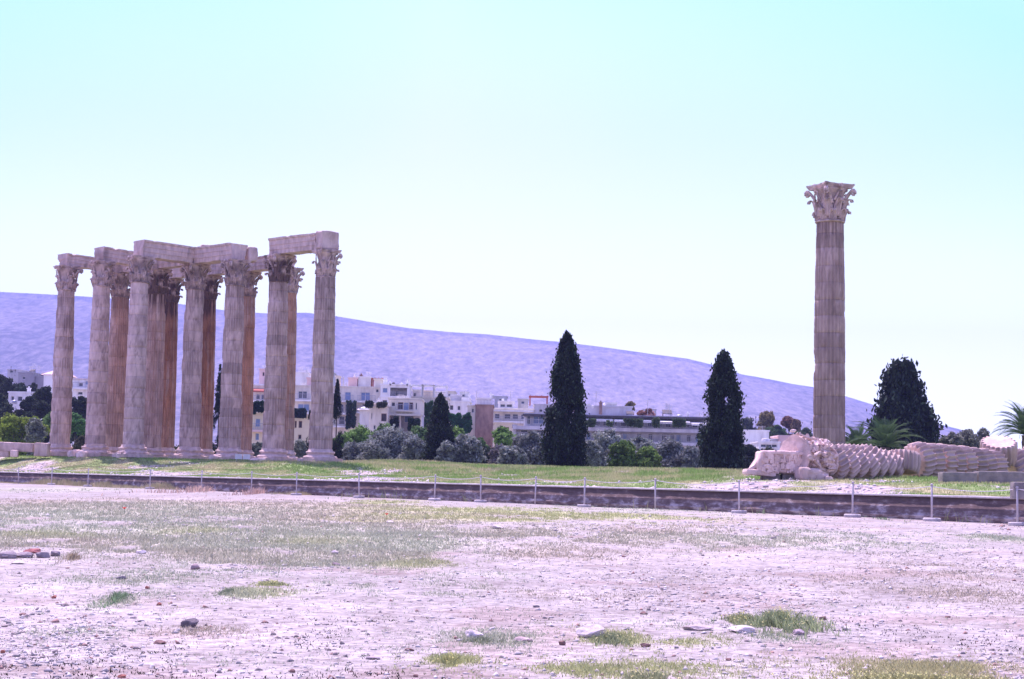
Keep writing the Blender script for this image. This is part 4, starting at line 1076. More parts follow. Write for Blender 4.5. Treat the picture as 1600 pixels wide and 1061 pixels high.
for (px, yt, wx, d, lb, cl) in ((1196, 643, 30, 370, "yellowish far tree above the pale pink house", (.24, .20, .09)), (1170, 652, 30, 375, "grey green far tree right of the broad cypress", (.10, .12, .08)), (1215, 665, 30, 365, "green far tree behind the pink house", (.10, .17, .06)), (1231, 651, 22, 372, "reddish bare looking far tree above the pink house", (.30, .17, .13)),
                            (1243, 656, 18, 370, "straw coloured far tree left of the lone column", (.26, .19, .11)), (1260, 670, 30, 360, "low green far tree at the lone column's left edge", (.09, .13, .06)), (1335, 678, 36, 200, "grey green shrub right of the lone column", (.10, .12, .08)), (1350, 690, 50, 150, "dark green shrub under the palm fronds", (.05, .08, .04)),
                            (945, 640, 18, 300, "small green roof garden tree above the long apartment", (.12, .14, .07)), (1012, 640, 26, 300, "reddish roof garden shrub on the long apartment", (.30, .16, .12)), (985, 628, 16, 330, "thin yellow tree above the long apartment roof", (.22, .2, .1))):
    bush(px, yt, wx, d, lb, cl, GF, "garden_tree", size=.3, zb=(None if d < 240 else W(px, yt + 45, d).z), n=.6)
for i, (px, yt, wx, lb) in enumerate(((1488, 676, 40, "left grey olive crown behind the fallen drums on the right"), (1512, 672, 42, "middle grey olive crown behind the fallen drums on the right"), (1537, 671, 34, "right grey olive crown beside the tipped drum"), (1465, 690, 36, "low olive crown at the ragged conifer's right foot"), (1560, 690, 40, "olive crown hidden behind the tipped drum"))):
    bush(px, yt, wx, 170 + i * 2, lb, (.23, .24, .19), GO, "olive_tree", openy=.4, n=.7)

def palm(px, ycrown, d, n, L_, label, seed):
    X = base_x(px, ycrown, d); zc = W(px, ycrown, d).z; z0 = zp(X, d)
    q_ = random.Random(seed)
    e = empty("palm_tree", (X, d, z0 - .2), 0, label, "palm", "palms behind the fallen column")
    hc = zc - z0 + .2
    tr = MB(); prof = []
    nseg = max(4, int(hc / .25))
    for i in range(nseg + 1):
        z_ = hc * i / nseg; prof.append((.30 + .04 * (i % 2), z_))
    tr.lathe(prof, 12); tr.build("trunk", M['bark'], e)
    for k_ in range(n):
        an = k_ * 2.399; el = R(10 + 76 * ((k_ + .5) / n) ** .8 + q_.uniform(-5, 5)); LL = L_ * q_.uniform(.8, 1.1)
        vs_ = []; fs = []; pts = []
        nn = 28
        p = Vector((0, 0, hc)); dv = el
        for i in range(nn):
            u = i / (nn - 1)
            ee = el - (1.15 + .3 * math.cos(el)) * u ** 1.25
            hd = Vector((math.cos(an) * math.cos(ee), math.sin(an) * math.cos(ee), math.sin(ee)))
            p = p + hd * (LL / nn); pts.append(p.copy())
            if i > 2:
                side = Vector((-math.sin(an), math.cos(an), 0)); up_ = side.cross(hd) * -1
                ll = .62 * math.sin(min(1, u * 1.05 + .12) * math.pi) ** .6 * L_ / 3.0 + .05
                for sg in (-1, 1):
                    tip = p + (side * sg * .75 + hd * .75 + up_ * .28 * (1)).normalized() * ll + Vector((0, 0, -.10 * ll))
                    wv_ = hd * .018 + up_ * .010
                    o_ = len(vs_); vs_ += [p - wv_, p + wv_, p.lerp(tip, .55) + wv_ * 1.1, tip, p.lerp(tip, .55) - wv_ * 1.1]; fs.append((o_, o_ + 1, o_ + 2, o_ + 3, o_ + 4))
        fr = MB(); fr.add(vs_, fs); fr.tube(pts, [.03 * (1 - i / nn) + .008 for i in range(nn)], 4)
        g_ = q_.uniform(.8, 1.25)
        fr.build("frond", M['leafy'], e, False, np.array([.08 * g_, .135 * g_, .06 * g_]))
palm(1383, 699, 112, 34, 2.9, "low spreading palm in front of the ragged dark conifer", 3)
palm(1340, 700, 120, 26, 2.3, "small palm left of the spreading one, beside the lone column", 5)
palm(1604, 680, 112, 50, 3.0, "palm whose fronds enter from the right frame edge", 9)

# ivy clumps on walls
def ivy(x0, x1, y0, y1, d, label, cl=(.06, .14, .05)):
    A_, B_ = W(x0, y1, d), W(x1, y0, d)
    n = int(max(300, (x1 - x0) * (y1 - y0) * 9))
    P = np.stack([rng.uniform(A_.x, B_.x, n), d - rng.uniform(.02, .6, n), rng.uniform(A_.z, B_.z, n)], 1)
    kp = fbm(P[:, 0] * 1.9, P[:, 2] * 1.4, 0, int(x0), 4) > .38 + .22 * np.maximum(np.abs(P[:, 0] - (A_.x + B_.x) / 2) / (B_.x - A_.x) * 2, np.abs(P[:, 2] - (A_.z + B_.z) / 2) / (B_.z - A_.z) * 2) ** 5
    P = P[kp]
    tn = (.6 + .9 * vnoise(P[:, 0] * 1.2, P[:, 2] * 1.2, 0, 4))[:, None] * np.array(cl)
    V, Fc, T_ = cloud(P, .34, tn)
    o = link("climbing_ivy", bulk("climbing_ivy", V, Fc, T_), M['leafy'])
    tag(o, label, "climbing plant", "ivy on the town houses", 'thing')

# ------------------------------------------------------------------ town
def face_wall(mb_, X0, X1, Z0, Z1, y, t, holes):
    xs = sorted({X0, X1, *[h[0] for h in holes], *[h[1] for h in holes]}); zs = sorted({Z0, Z1, *[h[2] for h in holes], *[h[3] for h in holes]})
    for a_, b_ in zip(xs[:-1], xs[1:]):
        for c_, d_ in zip(zs[:-1], zs[1:]):
            mx_, mz_ = (a_ + b_) / 2, (c_ + d_) / 2
            if any(h[0] < mx_ < h[1] and h[2] < mz_ < h[3] for h in holes): continue
            mb_.box(a_, b_, y, y + t, c_, d_)
def building(label, d, blocks, windows=(), slabs=(), rails=(), awnings=(), chimneys=(), extra=(), yaw=0.0, name="apartment_building", group=None, zbase=None, cat="building"):
    """everything in photo pixels on planes near depth d.
    blocks: (x0, x1, ytop, ybot|None, dy front offset, thickness, mat); windows: (x0,x1,y0,y1,dy,matkey); slabs/rails: (x0,x1,y,h,dy,proj)"""
    bx0 = min(b_[0] for b_ in blocks); bx1 = max(b_[1] for b_ in blocks); cxp = (bx0 + bx1) / 2
    o0 = W(cxp, hor(cxp), d); zb = -8.5 if zbase is None else zbase
    e = empty(name, (o0.x, d, zb), yaw, label, cat, group)
    sl = math.tan(ROLL)
    def lx(px): return (px - cxp) / F * d
    def lz(px, py): return W(cxp, py - .021 * (px - cxp) * 0 + 0, d).z - zb
    for i, (x0, x1, yt, yb, dy, th, mk) in enumerate(blocks):
        z1 = lz(0, yt); z0 = 0 if yb is None else lz(0, yb)
        hs = []
        for (a_, b_, c_, d_, wy, wk) in windows:
            if wy == dy and a_ >= x0 - .1 and b_ <= x1 + .1 and c_ >= yt - .1 and (yb is None or d_ <= yb + .1): hs.append((lx(a_), lx(b_), lz(0, d_), lz(0, c_)))
        mb_ = MB(); face_wall(mb_, lx(x0), lx(x1), z0, z1, dy, .35, hs); mb_.box(lx(x0), lx(x1), dy + .352, dy + th, z0, z1 - .003)
        if yb is None or True:
            mb_.box(lx(x0) - .12, lx(x1) + .12, dy - .12, dy + th + .1, z1 + .002, z1 + .22)
        mb_.build("wall", M[mk], e)
    for (a_, b_, c_, d_, wy, wk) in windows:
        X0, X1, Z0, Z1 = lx(a_), lx(b_), lz(0, d_), lz(0, c_)
        fr = MB(); t = .07
        y = wy + .16
        nmul = max(1, int(round((X1 - X0) / .9)))
        fr.box(X0, X0 + t, y, y + .08, Z0, Z1); fr.box(X1 - t, X1, y, y + .08, Z0, Z1); fr.box(X0 + t, X1 - t, y, y + .08, Z1 - t, Z1); fr.box(X0 + t, X1 - t, y, y + .08, Z0, Z0 + t)
        for q in range(1, nmul):
            xx = X0 + (X1 - X0) * q / nmul; fr.box(xx - t / 2, xx + t / 2, y, y + .08, Z0 + t, Z1 - t)
        w_ = fr.build("window", M['white' if wk != 'dark' else 'brown'], e)
        pn = MB(); pn.box(X0 + .01, X1 - .01, y + .09, y + .12, Z0 + .01, Z1 - .01); pn.build("pane", M[wk if wk in M else 'glass'], w_)
        if X1 - X0 > .8 and wy == blocks[0][4]:
            si = MB(); si.box(X0 - .08, X1 + .08, wy - .1, wy + .1, Z0 - .09, Z0 - .003); si.build("sill", M['white'], w_)
    for (x0, x1, y_, h_, dy, pj, mk) in slabs:
        mb_ = MB(); z1 = lz(0, y_); mb_.box(lx(x0), lx(x1), dy - pj, dy - .003, z1 - h_, z1); mb_.build("balcony_slab", M[mk], e)
    for (x0, x1, y_, h_, dy, pj) in rails:
        mb_ = MB(); z0 = lz(0, y_) + .004; yy = dy - pj + .05
        mb_.box(lx(x0), lx(x1), yy, yy + .05, z0 + h_ - .06, z0 + h_); mb_.box(lx(x0), lx(x1), yy, yy + .04, z0 + .08, z0 + .12)
        n = max(2, int((lx(x1) - lx(x0)) / .22))
        for q in range(n + 1):
            xx = lx(x0) + (lx(x1) - lx(x0)) * q / n; mb_.box(xx - .018, xx + .018, yy + .005, yy + .035, z0 + .12, z0 + h_ - .06)
        mb_.build("railing", M['rail'], e)
    for (x0, x1, y_, dy, pj, mk) in awnings:
        mb_ = MB(); z1 = lz(0, y_); X0, X1 = lx(x0), lx(x1)
        mb_.add([(X0, dy, z1), (X1, dy, z1), (X1, dy - pj, z1 - .45), (X0, dy - pj, z1 - .45), (X0, dy, z1 - .05), (X1, dy, z1 - .05), (X1, dy - pj, z1 - .72), (X0, dy - pj, z1 - .72)],
                [(0, 3, 2, 1), (4, 5, 6, 7), (3, 7, 6, 2), (0, 4, 7, 3), (1, 2, 6, 5), (0, 1, 5, 4)])
        mb_.build("awning", M[mk], e)
    for (x0, x1, yt, yb, dy, mk) in chimneys:
        mb_ = MB(); X0, X1 = lx(x0), lx(x1); z1, z0 = lz(0, yt), lz(0, yb); w_ = (X1 - X0)
        mb_.box(X0, X1, dy, dy + w_, z0, z1); mb_.box(X0 - .08, X1 + .08, dy - .08, dy + w_ + .08, z1 + .003, z1 + .12); mb_.box(X0 + w_ * .25, X1 - w_ * .25, dy + w_ * .25, dy + w_ * .75, z1 + .123, z1 + .35)
        mb_.build("chimney", M[mk], e)
    if d < 340 and name == "apartment_building":
        q3 = random.Random(int(d * 3 + bx0)); b0 = blocks[0]
        for _ in range(3):
            xp = q3.uniform(b0[0] + 3, b0[1] - 3)
            extra = list(extra) + [('antenna', (xp, b0[2] - q3.uniform(6, 11), b0[2]))] + ([('tank', (xp + 1.5, xp + 4.2, b0[2] - q3.uniform(2.5, 4), b0[2] - .6, q3.uniform(4, 6), q3.choice(['metal', 'white', 'dark'])))] if q3.random() < .6 else [])
    for kind, args in extra:
        mb_ = MB()
        if kind == 'antenna':
            px, y0_, y1_ = args; x_ = lx(px); z0, z1 = lz(0, y1_), lz(0, y0_)
            mb_.tube([(x_, 3, z0), (x_, 3, z1)], .035, 5)
            for q in range(4): mb_.tube([(x_ - .5 + q * .06, 3, z1 - .1 - q * .22), (x_ + .5 - q * .06, 3, z1 - .1 - q * .22)], .02, 4)
            mb_.build("antenna", M['metal'], e)
        if kind == 'tank':
            x0, x1, y0_, y1_, dy, mk = args; z0, z1 = lz(0, y1_), lz(0, y0_); r = (lx(x1) - lx(x0)) / 2
            mb_.lathe([(r * .95, z0), (r, z0 + .05), (r, z1 - .1), (r * .8, z1), (.01, z1 + .05)], 14, Matrix.Translation(((lx(x0) + lx(x1)) / 2, dy + r, 0))); mb_.build("roof_tank", M[mk], e, True)
        if kind == 'solar':
            x0, x1, y0_, y1_, dy = args; X0, X1 = lx(x0), lx(x1); z0, z1 = lz(0, y1_), lz(0, y0_)
            zm = (z0 + z1) / 2
            mb_.add([(X0, dy, zm), (X1, dy, zm), (X1, dy + 1.4, z1), (X0, dy + 1.4, z1), (X0, dy, zm - .08), (X1, dy, zm - .08), (X1, dy + 1.4, z1 - .08), (X0, dy + 1.4, z1 - .08)], [(0, 1, 2, 3), (7, 6, 5, 4), (0, 4, 5, 1), (1, 5, 6, 2), (2, 6, 7, 3), (3, 7, 4, 0)])
            for xx in (X0 + .1, X1 - .1): mb_.tube([(xx, dy + .7, z0), (xx, dy + .7, zm + .1)], .04, 5); mb_.tube([(xx, dy + 1.3, z0), (xx, dy + 1.3, z1 - .1)], .04, 5)
            mb_.build("solar_heater", M['dark'], e)
        if kind == 'pergola':
            x0, x1, y0_, y1_, dy, mk = args; X0, X1 = lx(x0), lx(x1); z0, z1 = lz(0, y1_), lz(0, y0_)
            n = max(2, int((X1 - X0) / 2.2) + 1)
            for q in range(n):
                xx = X0 + (X1 - X0) * q / (n - 1)
                for yy in (dy, dy + 3): mb_.box(xx - .09, xx + .09, yy - .09, yy + .09, z0, z1 - .1)
            mb_.box(X0 - .2, X1 + .2, dy - .12, dy + .12, z1 - .097, z1 + .1); mb_.box(X0 - .2, X1 + .2, dy + 2.88, dy + 3.12, z1 - .097, z1 + .1)
            for q in range(n * 2): xx = X0 + (X1 - X0) * q / (n * 2 - 1); mb_.box(xx - .05, xx + .05, dy - .3, dy + 3.3, z1 + .103, z1 + .2)
            mb_.build("pergola", M[mk], e)
        if kind == 'roof':
            x0, x1, y0_, y1_, dy, th, mk = args; X0, X1 = lx(x0), lx(x1); z0, z1 = lz(0, y1_), lz(0, y0_)
            mb_.add([(X0 - .3, dy - .3, z0), (X1 + .3, dy - .3, z0), (X1 + .3, dy + th, z0), (X0 - .3, dy + th, z0), (X0 + (X1 - X0) * .2, dy + th * .5, z1), (X1 - (X1 - X0) * .2, dy + th * .5, z1)], [(0, 1, 5, 4), (1, 2, 5), (2, 3, 4, 5), (3, 0, 4), (0, 3, 2, 1)])
            mb_.build("roof", M[mk], e)
    return e
G_ = 'glass'
TG = "town buildings beyond the ruins"
# cream apartment behind the last column
building("cream apartment block with pink roof and balconies right of the column group", 268,
    [(456, 592, 605, None, 0, 10, 'cream'), (538, 552, 590, 604.2, 2, 5, 'pink'), (553, 573, 588, 604.2, 2.5, 5, 'white'), (580, 591, 592, 604.2, .5, 4, 'cream'), (474, 500, 592, 604.2, 1, 5, 'pink'), (519, 524, 588, 604.2, 1, 3, 'cream')],
    [(535, 544.6, 612, 625, 0, 'bluegl'), (560, 574.5, 612, 625, 0, 'bluegl'), (527, 534, 631, 644, 0, G_), (536, 542, 631, 644, 0, G_), (527, 536, 650, 663, 0, G_), (562, 572, 630, 642, 0, G_), (462, 476, 612, 624, 0, G_), (462, 480, 632, 643, 0, 'bluegl'), (583, 588, 606.5, 612, 0, G_)],
    [(456, 590, 626, .25, 0, 1.3, 'white'), (456, 550, 645.5, .25, 0, 1.3, 'white'), (456, 550, 665.5, .25, 0, 1.3, 'white'), (552, 566, 643, .25, 0, 1.5, 'white')],
    [(520, 550, 626, .9, 0, 1.3), (556, 584, 626, .9, 0, 1.3), (520, 546, 645.5, .95, 0, 1.3), (520, 546, 665.5, .95, 0, 1.3), (552, 566, 643, .95, 0, 1.5), (456, 482, 626, .95, 0, 1.3)],
    chimneys=[(555, 559, 584, 588, 3, 'brown'), (544, 547, 586, 590, 4, 'white'), (529, 531, 590, 604, 2, 'white')], extra=[('antenna', (569, 578, 588)), ('antenna', (549, 580, 590)), ('pergola', (574, 590, 589, 604.2, 3, 'redroof'))], group=TG)
building("white terraced block with open roof loggia and tall chimneys", 262,
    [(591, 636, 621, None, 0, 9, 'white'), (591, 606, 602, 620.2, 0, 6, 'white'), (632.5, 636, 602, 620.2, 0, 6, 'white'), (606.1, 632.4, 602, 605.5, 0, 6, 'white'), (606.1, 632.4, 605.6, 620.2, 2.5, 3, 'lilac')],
    [(594, 602, 606, 614, 0, 'bluegl'), (594, 602, 625, 631, 0, G_), (612, 618, 608, 618, 2.5, G_)], rails=[(606, 632.5, 621, .9, 0, .0)],
    chimneys=[(594, 600.5, 594, 602, 1, 'white'), (603, 606, 598, 602, 1, 'white'), (620, 624, 599, 602, 2, 'white'), (630, 634, 596, 602, 1, 'white')], extra=[('antenna', (595, 586, 602)), ('tank', (607, 612, 596.5, 602, 2, 'dark')), ('antenna', (632, 589, 596))], group=TG)
building("cream house with plain corner wall and narrow windows in front of the town", 236,
    [(574, 603, 635, None, 0, 8, 'cream'), (558, 573.5, 640, None, 1.2, 6, 'white')],
    [(593, 601.5, 645.6, 658, 0, 'dark'), (577, 579, 645, 655, 0, G_), (581, 585, 664, 671, 0, G_), (560, 563, 664, 672, 1.2, G_), (567.5, 570, 663, 672, 1.2, G_)],
    chimneys=[(584, 589, 624, 635, 2, 'white')], extra=[('roof', (557, 574, 634, 640, 1.0, 6, 'white'))], group=TG)
building("cream villa with deep loggia and columned ground floor", 240,
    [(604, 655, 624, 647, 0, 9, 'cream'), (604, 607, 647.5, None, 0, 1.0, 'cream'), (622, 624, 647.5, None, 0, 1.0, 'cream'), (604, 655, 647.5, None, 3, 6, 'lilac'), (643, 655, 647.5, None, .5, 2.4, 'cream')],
    [(618.7, 627, 628.6, 639.6, 0, 'dark'), (627.5, 636, 628.6, 641.5, 0, 'bluegl'), (636.5, 642.6, 628.6, 639.6, 0, 'dark'), (645.8, 649, 628.6, 640, 0, G_), (608.5, 614.6, 628.6, 635.5, 0, G_), (627, 638, 648.5, 659, 3, 'bluegl'), (610, 618, 650, 664, 3, G_), (645, 652, 651, 662, .5, G_)],
    slabs=[(604, 656, 647.3, .22, 0, .8, 'cream'), (616, 644, 641.6, .15, 0, .7, 'cream')], rails=[(616, 644, 641.6, .9, 0, .7), (604, 656, 624, .0001, 0, .1)], group=TG)
building("ivy clad block with white roof pergola and an arch", 266,
    [(636.5, 697, 622, None, 0, 9, 'cream'), (640, 655, 610, 621.3, 2, 5, 'white'), (656.5, 673, 611, 621.3, 2, 5, 'cream'), (674.5, 692, 612, 621.3, 2, 5, 'white')],
    [(659.5, 666, 631, 646, 0, 'bluegl'), (659.5, 666, 648, 658, 0, 'bluegl'), (641, 646, 613, 620, 2, G_), (678, 684, 628, 638, 0, G_)],
    extra=[('pergola', (637, 656, 602.5, 621.4, 0, 'white')), ('pergola', (657, 674, 602, 621.4, 0, 'white')), ('pergola', (675, 694, 603, 621.4, 0, 'white'))], rails=[(637, 694, 621.3, .9, .3, .2)], group=TG)
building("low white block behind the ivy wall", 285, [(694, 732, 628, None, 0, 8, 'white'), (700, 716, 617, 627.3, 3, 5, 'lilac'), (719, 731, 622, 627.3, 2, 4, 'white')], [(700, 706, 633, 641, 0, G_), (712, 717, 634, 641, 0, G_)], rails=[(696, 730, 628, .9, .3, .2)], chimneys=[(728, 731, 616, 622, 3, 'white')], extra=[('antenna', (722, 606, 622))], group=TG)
building("brown windowless block with cream side and white roof box", 255,
    [(740.8, 768, 634, None, 0, 9, 'brown'), (728, 740.4, 635, None, .6, 8, 'cream'), (741, 763, 622, 633.3, 2.5, 5, 'white')], [(734, 738.5, 638, 645, .6, G_)],
    chimneys=[(762, 765, 614, 622, 4, 'white')], rails=[(741, 768, 633.5, .9, .4, .3)], extra=[('antenna', (741, 610, 622)), ('tank', (765, 769, 614, 620, 5, 'metal'))], group=TG)
building("pale cream block with long balconies right of the brown one", 280,
    [(768, 832, 640, None, 0, 10, 'cream'), (776, 801, 628, 639.2, 2, 6, 'white'), (832.5, 856, 632, None, 1, 7, 'lilac')],
    [(771, 779, 647, 655, 0, G_), (786, 796, 647, 655, 0, G_), (798.7, 807.6, 647, 655, 0, G_), (812, 820, 647, 655, 0, G_), (787, 793, 666, 673, 0, 'dark'), (772, 779, 666, 673, 0, G_), (779, 787, 631, 636, 2, G_), (789, 798, 631, 636, 2, G_), (840, 846, 638, 643, 1, G_)],
    [(766, 834, 658.5, .35, 0, 1.0, 'white'), (766, 832, 641.5, .25, 0, 1.0, 'white')], [(768, 832, 658.5, .8, 0, 1.0)],
    extra=[('antenna', (795, 610, 628)), ('pergola', (826, 853, 618, 632, 2, 'redroof')), ('tank', (781, 785, 622, 628, 4, 'white'))], group=TG)
building("yellow plastered lower house between cream block and grey apartment", 246, [(770, 799, 662, None, 0, 7, 'yellow')], [(787.5, 793.5, 667, 674, 0, 'dark'), (775, 780, 667, 674, 0, G_)], group=TG, name="town_house")
lw = []
for a_ in range(914, 1096, 14): lw.append((a_, a_ + 9, 654.5, 665, 1.6, G_))
for a_ in (915, 940, 972, 994, 1012, 1033, 1046, 1056, 1072, 1086): lw.append((a_, a_ + 8, 676, 688, .8, 'bluegl' if a_ % 3 == 0 else G_))
lw += [(822, 828, 652, 665, 1.6, G_), (832, 849, 652, 664, 1.6, 'bluegl'), (812, 824, 674, 682, .8, G_), (826, 850, 674, 684, .8, G_), (860, 875, 655, 665, 1.6, G_), (882, 900, 655, 665, 1.6, G_), (812, 824, 692, 700, .8, G_), (856, 880, 676, 686, .8, G_), (886, 904, 676, 686, .8, G_)]
building("long low grey apartment block with white awnings and planted balconies", 232,
    [(818, 1104, 650, 669.5, 1.6, 9, 'lilac'), (806, 1104, 671.5, None, .8, 9, 'lilac'), (800, 805.5, 669, None, -.6, 9.5, 'lilac'), (912, 990, 634, 649.2, 5, 6, 'lilac'), (948, 966, 628, 633.3, 6, 4, 'white')], lw,
    [(800, 1106, 668.5, .5, .8, 2.0, 'lilac'), (806, 1106, 689.5, .4, .8, 1.6, 'lilac'), (815, 1106, 649.3, .3, 1.6, 1.6, 'dark')],
    [(802, 1104, 668.5, .95, .8, 2.0), (806, 1104, 689.5, .95, .8, 1.6)],
    [(914, 956, 651, 1.5, 1.8, 'white'), (958, 1016, 651.5, 1.5, 1.9, 'white'), (1024, 1076, 653, 1.5, 2.6, 'white'), (1078, 1101, 654.5, 1.5, 2.8, 'white')],
    [(937, 941.5, 628, 649, 4, 'brown'), (1017, 1020, 646, 653, 3, 'brown'), (1075, 1078, 643, 649, 3, 'white')],
    extra=[('antenna', (931, 610, 634)), ('antenna', (1013, 622, 649)), ('antenna', (1042, 626, 649)), ('antenna', (1047, 628, 649)), ('solar', (1037, 1052, 636, 649, 3)), ('tank', (925, 929, 632, 636, 4.2, 'white')), ('tank', (1060, 1070, 644, 649, 4, 'metal')), ('antenna', (1095, 640, 649)), ('solar', (980, 992, 640, 649, 3))], group=TG)
building("pale pinkish white blank walled house right of the broad cypress", 250, [(1160, 1201, 674, None, 0, 8, 'white')], [], group=TG, name="town_house", extra=[('antenna', (1195, 664, 674))])
building("flat white and grey house with a strip window and round roof tank", 240, [(1185, 1218, 692, None, 0, 8, 'white')], [(1188, 1214, 694, 699, 0, G_)], extra=[('tank', (1192, 1205, 685, 692, 1, 'lilac'))], group=TG, name="town_house")
building("salmon pink house left of the lone column's foot", 252, [(1217, 1243, 682.5, None, 0, 8, 'pink'), (1206, 1217, 688, None, 1, 6, 'white'), (1243, 1262, 686, None, 1, 6, 'white')], [(1227, 1231, 686, 690, 0, 'dark'), (1220, 1224, 694, 699, 0, G_)], group=TG, name="town_house")
building("pink stair tower and red awning terraces seen in the gap right of orange column", 300, [(396, 415, 576, 604, 3, 6, 'pink'), (388, 425, 604, None, 0, 9, 'cream')], [(401, 404, 580, 586, 3, 'dark'), (396, 402, 616, 624, 0, G_), (404, 410, 616, 624, 0, G_), (396, 410, 632, 644, 0, G_)], [(388, 425, 626, .3, 0, 1.2, 'white'), (388, 425, 600, .3, 3, 3, 'white')], [(388, 425, 626, .9, 0, 1.2)], [(392, 412, 607, 0, 1.5, 'redroof')], group=TG)
building("yellow house with blue balcony door in the gap right of orange column", 222, [(385, 424, 647, None, 0, 8, 'yellow')], [(396, 404, 654, 667, 0, 'bluegl'), (397, 403, 677, 688, 0, 'bluegl')], [(388, 412, 672, .25, 0, 1.0, 'pink')], [(388, 412, 672, .9, 0, 1.0)], group=TG, name="town_house")
building("tall white block seen in the gap left of the group's last column", 300, [(452, 476, 583, None, 0, 8, 'white'), (476.5, 484, 592, None, 1, 7, 'pink')], [(464, 468, 630, 640, 0, G_)], extra=[('antenna', (465, 574, 583))], group=TG)
building("yellow house with two brown shuttered windows left of last column", 222, [(440, 484, 651, None, 0, 8, 'yellow')], [(464, 469.5, 657.5, 668.5, 0, 'dark'), (464, 469, 679, 686, 0, 'dark'), (458, 461, 657.5, 668.5, 0, 'dark')], group=TG, name="town_house")
building("white house with red flat roof between the two leftmost columns", 290, [(108, 142, 593, None, 0, 9, 'white')], [(117, 124, 598, 604, 0, G_), (127, 134, 595, 601, 0, 'bluegl'), (116, 124, 612, 617, 0, G_)], [(108, 142, 606, .3, 0, 1.2, 'white')], [(108, 142, 606, .9, 0, 1.2)], extra=[('roof', (108, 142, 589, 592.5, 0, 9, 'redroof'))], group=TG, name="town_house")
building("small white house with chimney among dark trees at left", 245, [(8, 52, 614, None, 0, 7, 'white')], [(12, 17, 619, 626, 0, G_), (22, 30, 619, 627, 0, G_), (36, 41, 619, 626, 0, G_)], chimneys=[(30.5, 35, 606, 614, 2, 'white')], group=TG, name="town_house", extra=[('tank', (22, 30, 627, 632, -3, 'metal'))])
building("pale parapeted block on the far left hillside", 340, [(22, 46, 583, None, 0, 10, 'greywall'), (0, 22, 578, None, 2, 8, 'lilac'), (46.5, 66, 588, None, 1, 9, 'greywall')], [(4, 9, 578, 582, 2, G_), (28, 33, 588, 593, 0, G_)], extra=[('antenna', (40, 566, 583)), ('antenna', (35, 570, 583)), ('solar', (34, 42, 575, 583, 2)), ('solar', (52, 58, 580, 588, 2))], group=TG)
building("white gabled block just left of the leftmost column", 330, [(62, 92, 586, None, 0, 9, 'white')], [(84, 88, 592, 598, 0, G_)], extra=[('roof', (60, 94, 577, 585.5, 0, 9, 'pink')), ('antenna', (47, 570, 586))], group=TG)
# scattered far houses on the lower slopes
FH = "tiny far houses on the lower mountain slope"
q_ = random.Random(77)
fh_l = ["far pale house above", "far cream house above", "far white house above"]
for i, (px, yt, wx, lm) in enumerate(((500, 582, 30, "the cream apartment's left roof edge"), (700, 612, 16, "the short cone tree's right side"), (722, 613, 14, "the low white block"), (780, 620, 20, "the pale cream block's roof box"), (815, 624, 16, "the pergola of the pale cream block"), (910, 632, 20, "the long apartment, touching the tallest cypress"), (1015, 640, 18, "the long apartment's roof antennas"), (1290, 668, 14, "the drums beside the lone column"), (440, 590, 20, "the yellow houses in the column gaps"))):
    building(fh_l[i % 3] + " " + lm, 420 + i * 12, [(px - wx / 2, px + wx / 2, yt, None, 0, 10, ['lilac', 'cream', 'white'][i % 3])], [(px - 3, px + 2, yt + 3, yt + 7, 0, G_)], group=FH, name="far_house")
ivy(541, 556, 627, 672, 266.5, "dark vine column climbing the cream apartment", (.04, .07, .045))
ivy(652, 678, 624, 672, 264.8, "green ivy with blue windows, left of the short cone tree")
ivy(696, 737, 646, 676, 252.5, "dense dark green ivy mass left of the brown block", (.04, .13, .05))
ivy(606, 622, 652, 672, 238, "low creeper on the villa's ground floor, left part", (.03, .05, .03))
ivy(638, 656, 655, 673, 239, "creeper at the villa's right ground floor corner", (.03, .07, .03))
ivy(572, 582, 628, 636, 235, "round dark planter bush on the cream house roof", (.03, .05, .03))
ivy(590, 606, 630, 636, 235.4, "planter greenery on the cream house terrace", (.06, .07, .04))
ivy(393, 412, 628, 646, 221, "dark roof hedge on the yellow house in the gap", (.02, .05, .03))
ivy(458, 478, 640, 651.5, 221, "dark roof plants on the yellow house left of last column", (.03, .05, .05))
for i, (a_, b_, lb) in enumerate(((914, 930, "first balcony greenery right of the tallest cypress"), (948, 956, "second balcony greenery on the long apartment"), (975, 1004, "widest balcony greenery on the long apartment"), (1020, 1029, "tall balcony plant between the awnings"), (1052, 1070, "last balcony greenery under the right awnings"))):
    ivy(a_, b_, 656 if i != 3 else 653, 666, 229.4, lb, (.11, .16, .08))
# mid layer filler shrubs that close the gaps below the houses
HG = "dark shrubs filling under the houses"
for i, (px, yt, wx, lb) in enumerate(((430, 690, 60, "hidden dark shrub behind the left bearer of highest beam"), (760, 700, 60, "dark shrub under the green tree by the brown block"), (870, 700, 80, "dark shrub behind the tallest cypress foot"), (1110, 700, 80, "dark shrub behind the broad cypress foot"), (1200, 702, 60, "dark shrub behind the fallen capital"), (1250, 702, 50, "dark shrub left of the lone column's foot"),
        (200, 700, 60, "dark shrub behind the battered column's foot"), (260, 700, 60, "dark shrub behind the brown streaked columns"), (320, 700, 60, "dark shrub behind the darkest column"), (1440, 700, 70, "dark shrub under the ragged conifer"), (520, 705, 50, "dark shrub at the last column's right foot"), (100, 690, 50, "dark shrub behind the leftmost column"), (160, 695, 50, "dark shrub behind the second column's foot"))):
    bush(px, yt, wx, 185, lb, (.045, .06, .035), HG, "shrub", n=.8, cat="shrub", size=.2)

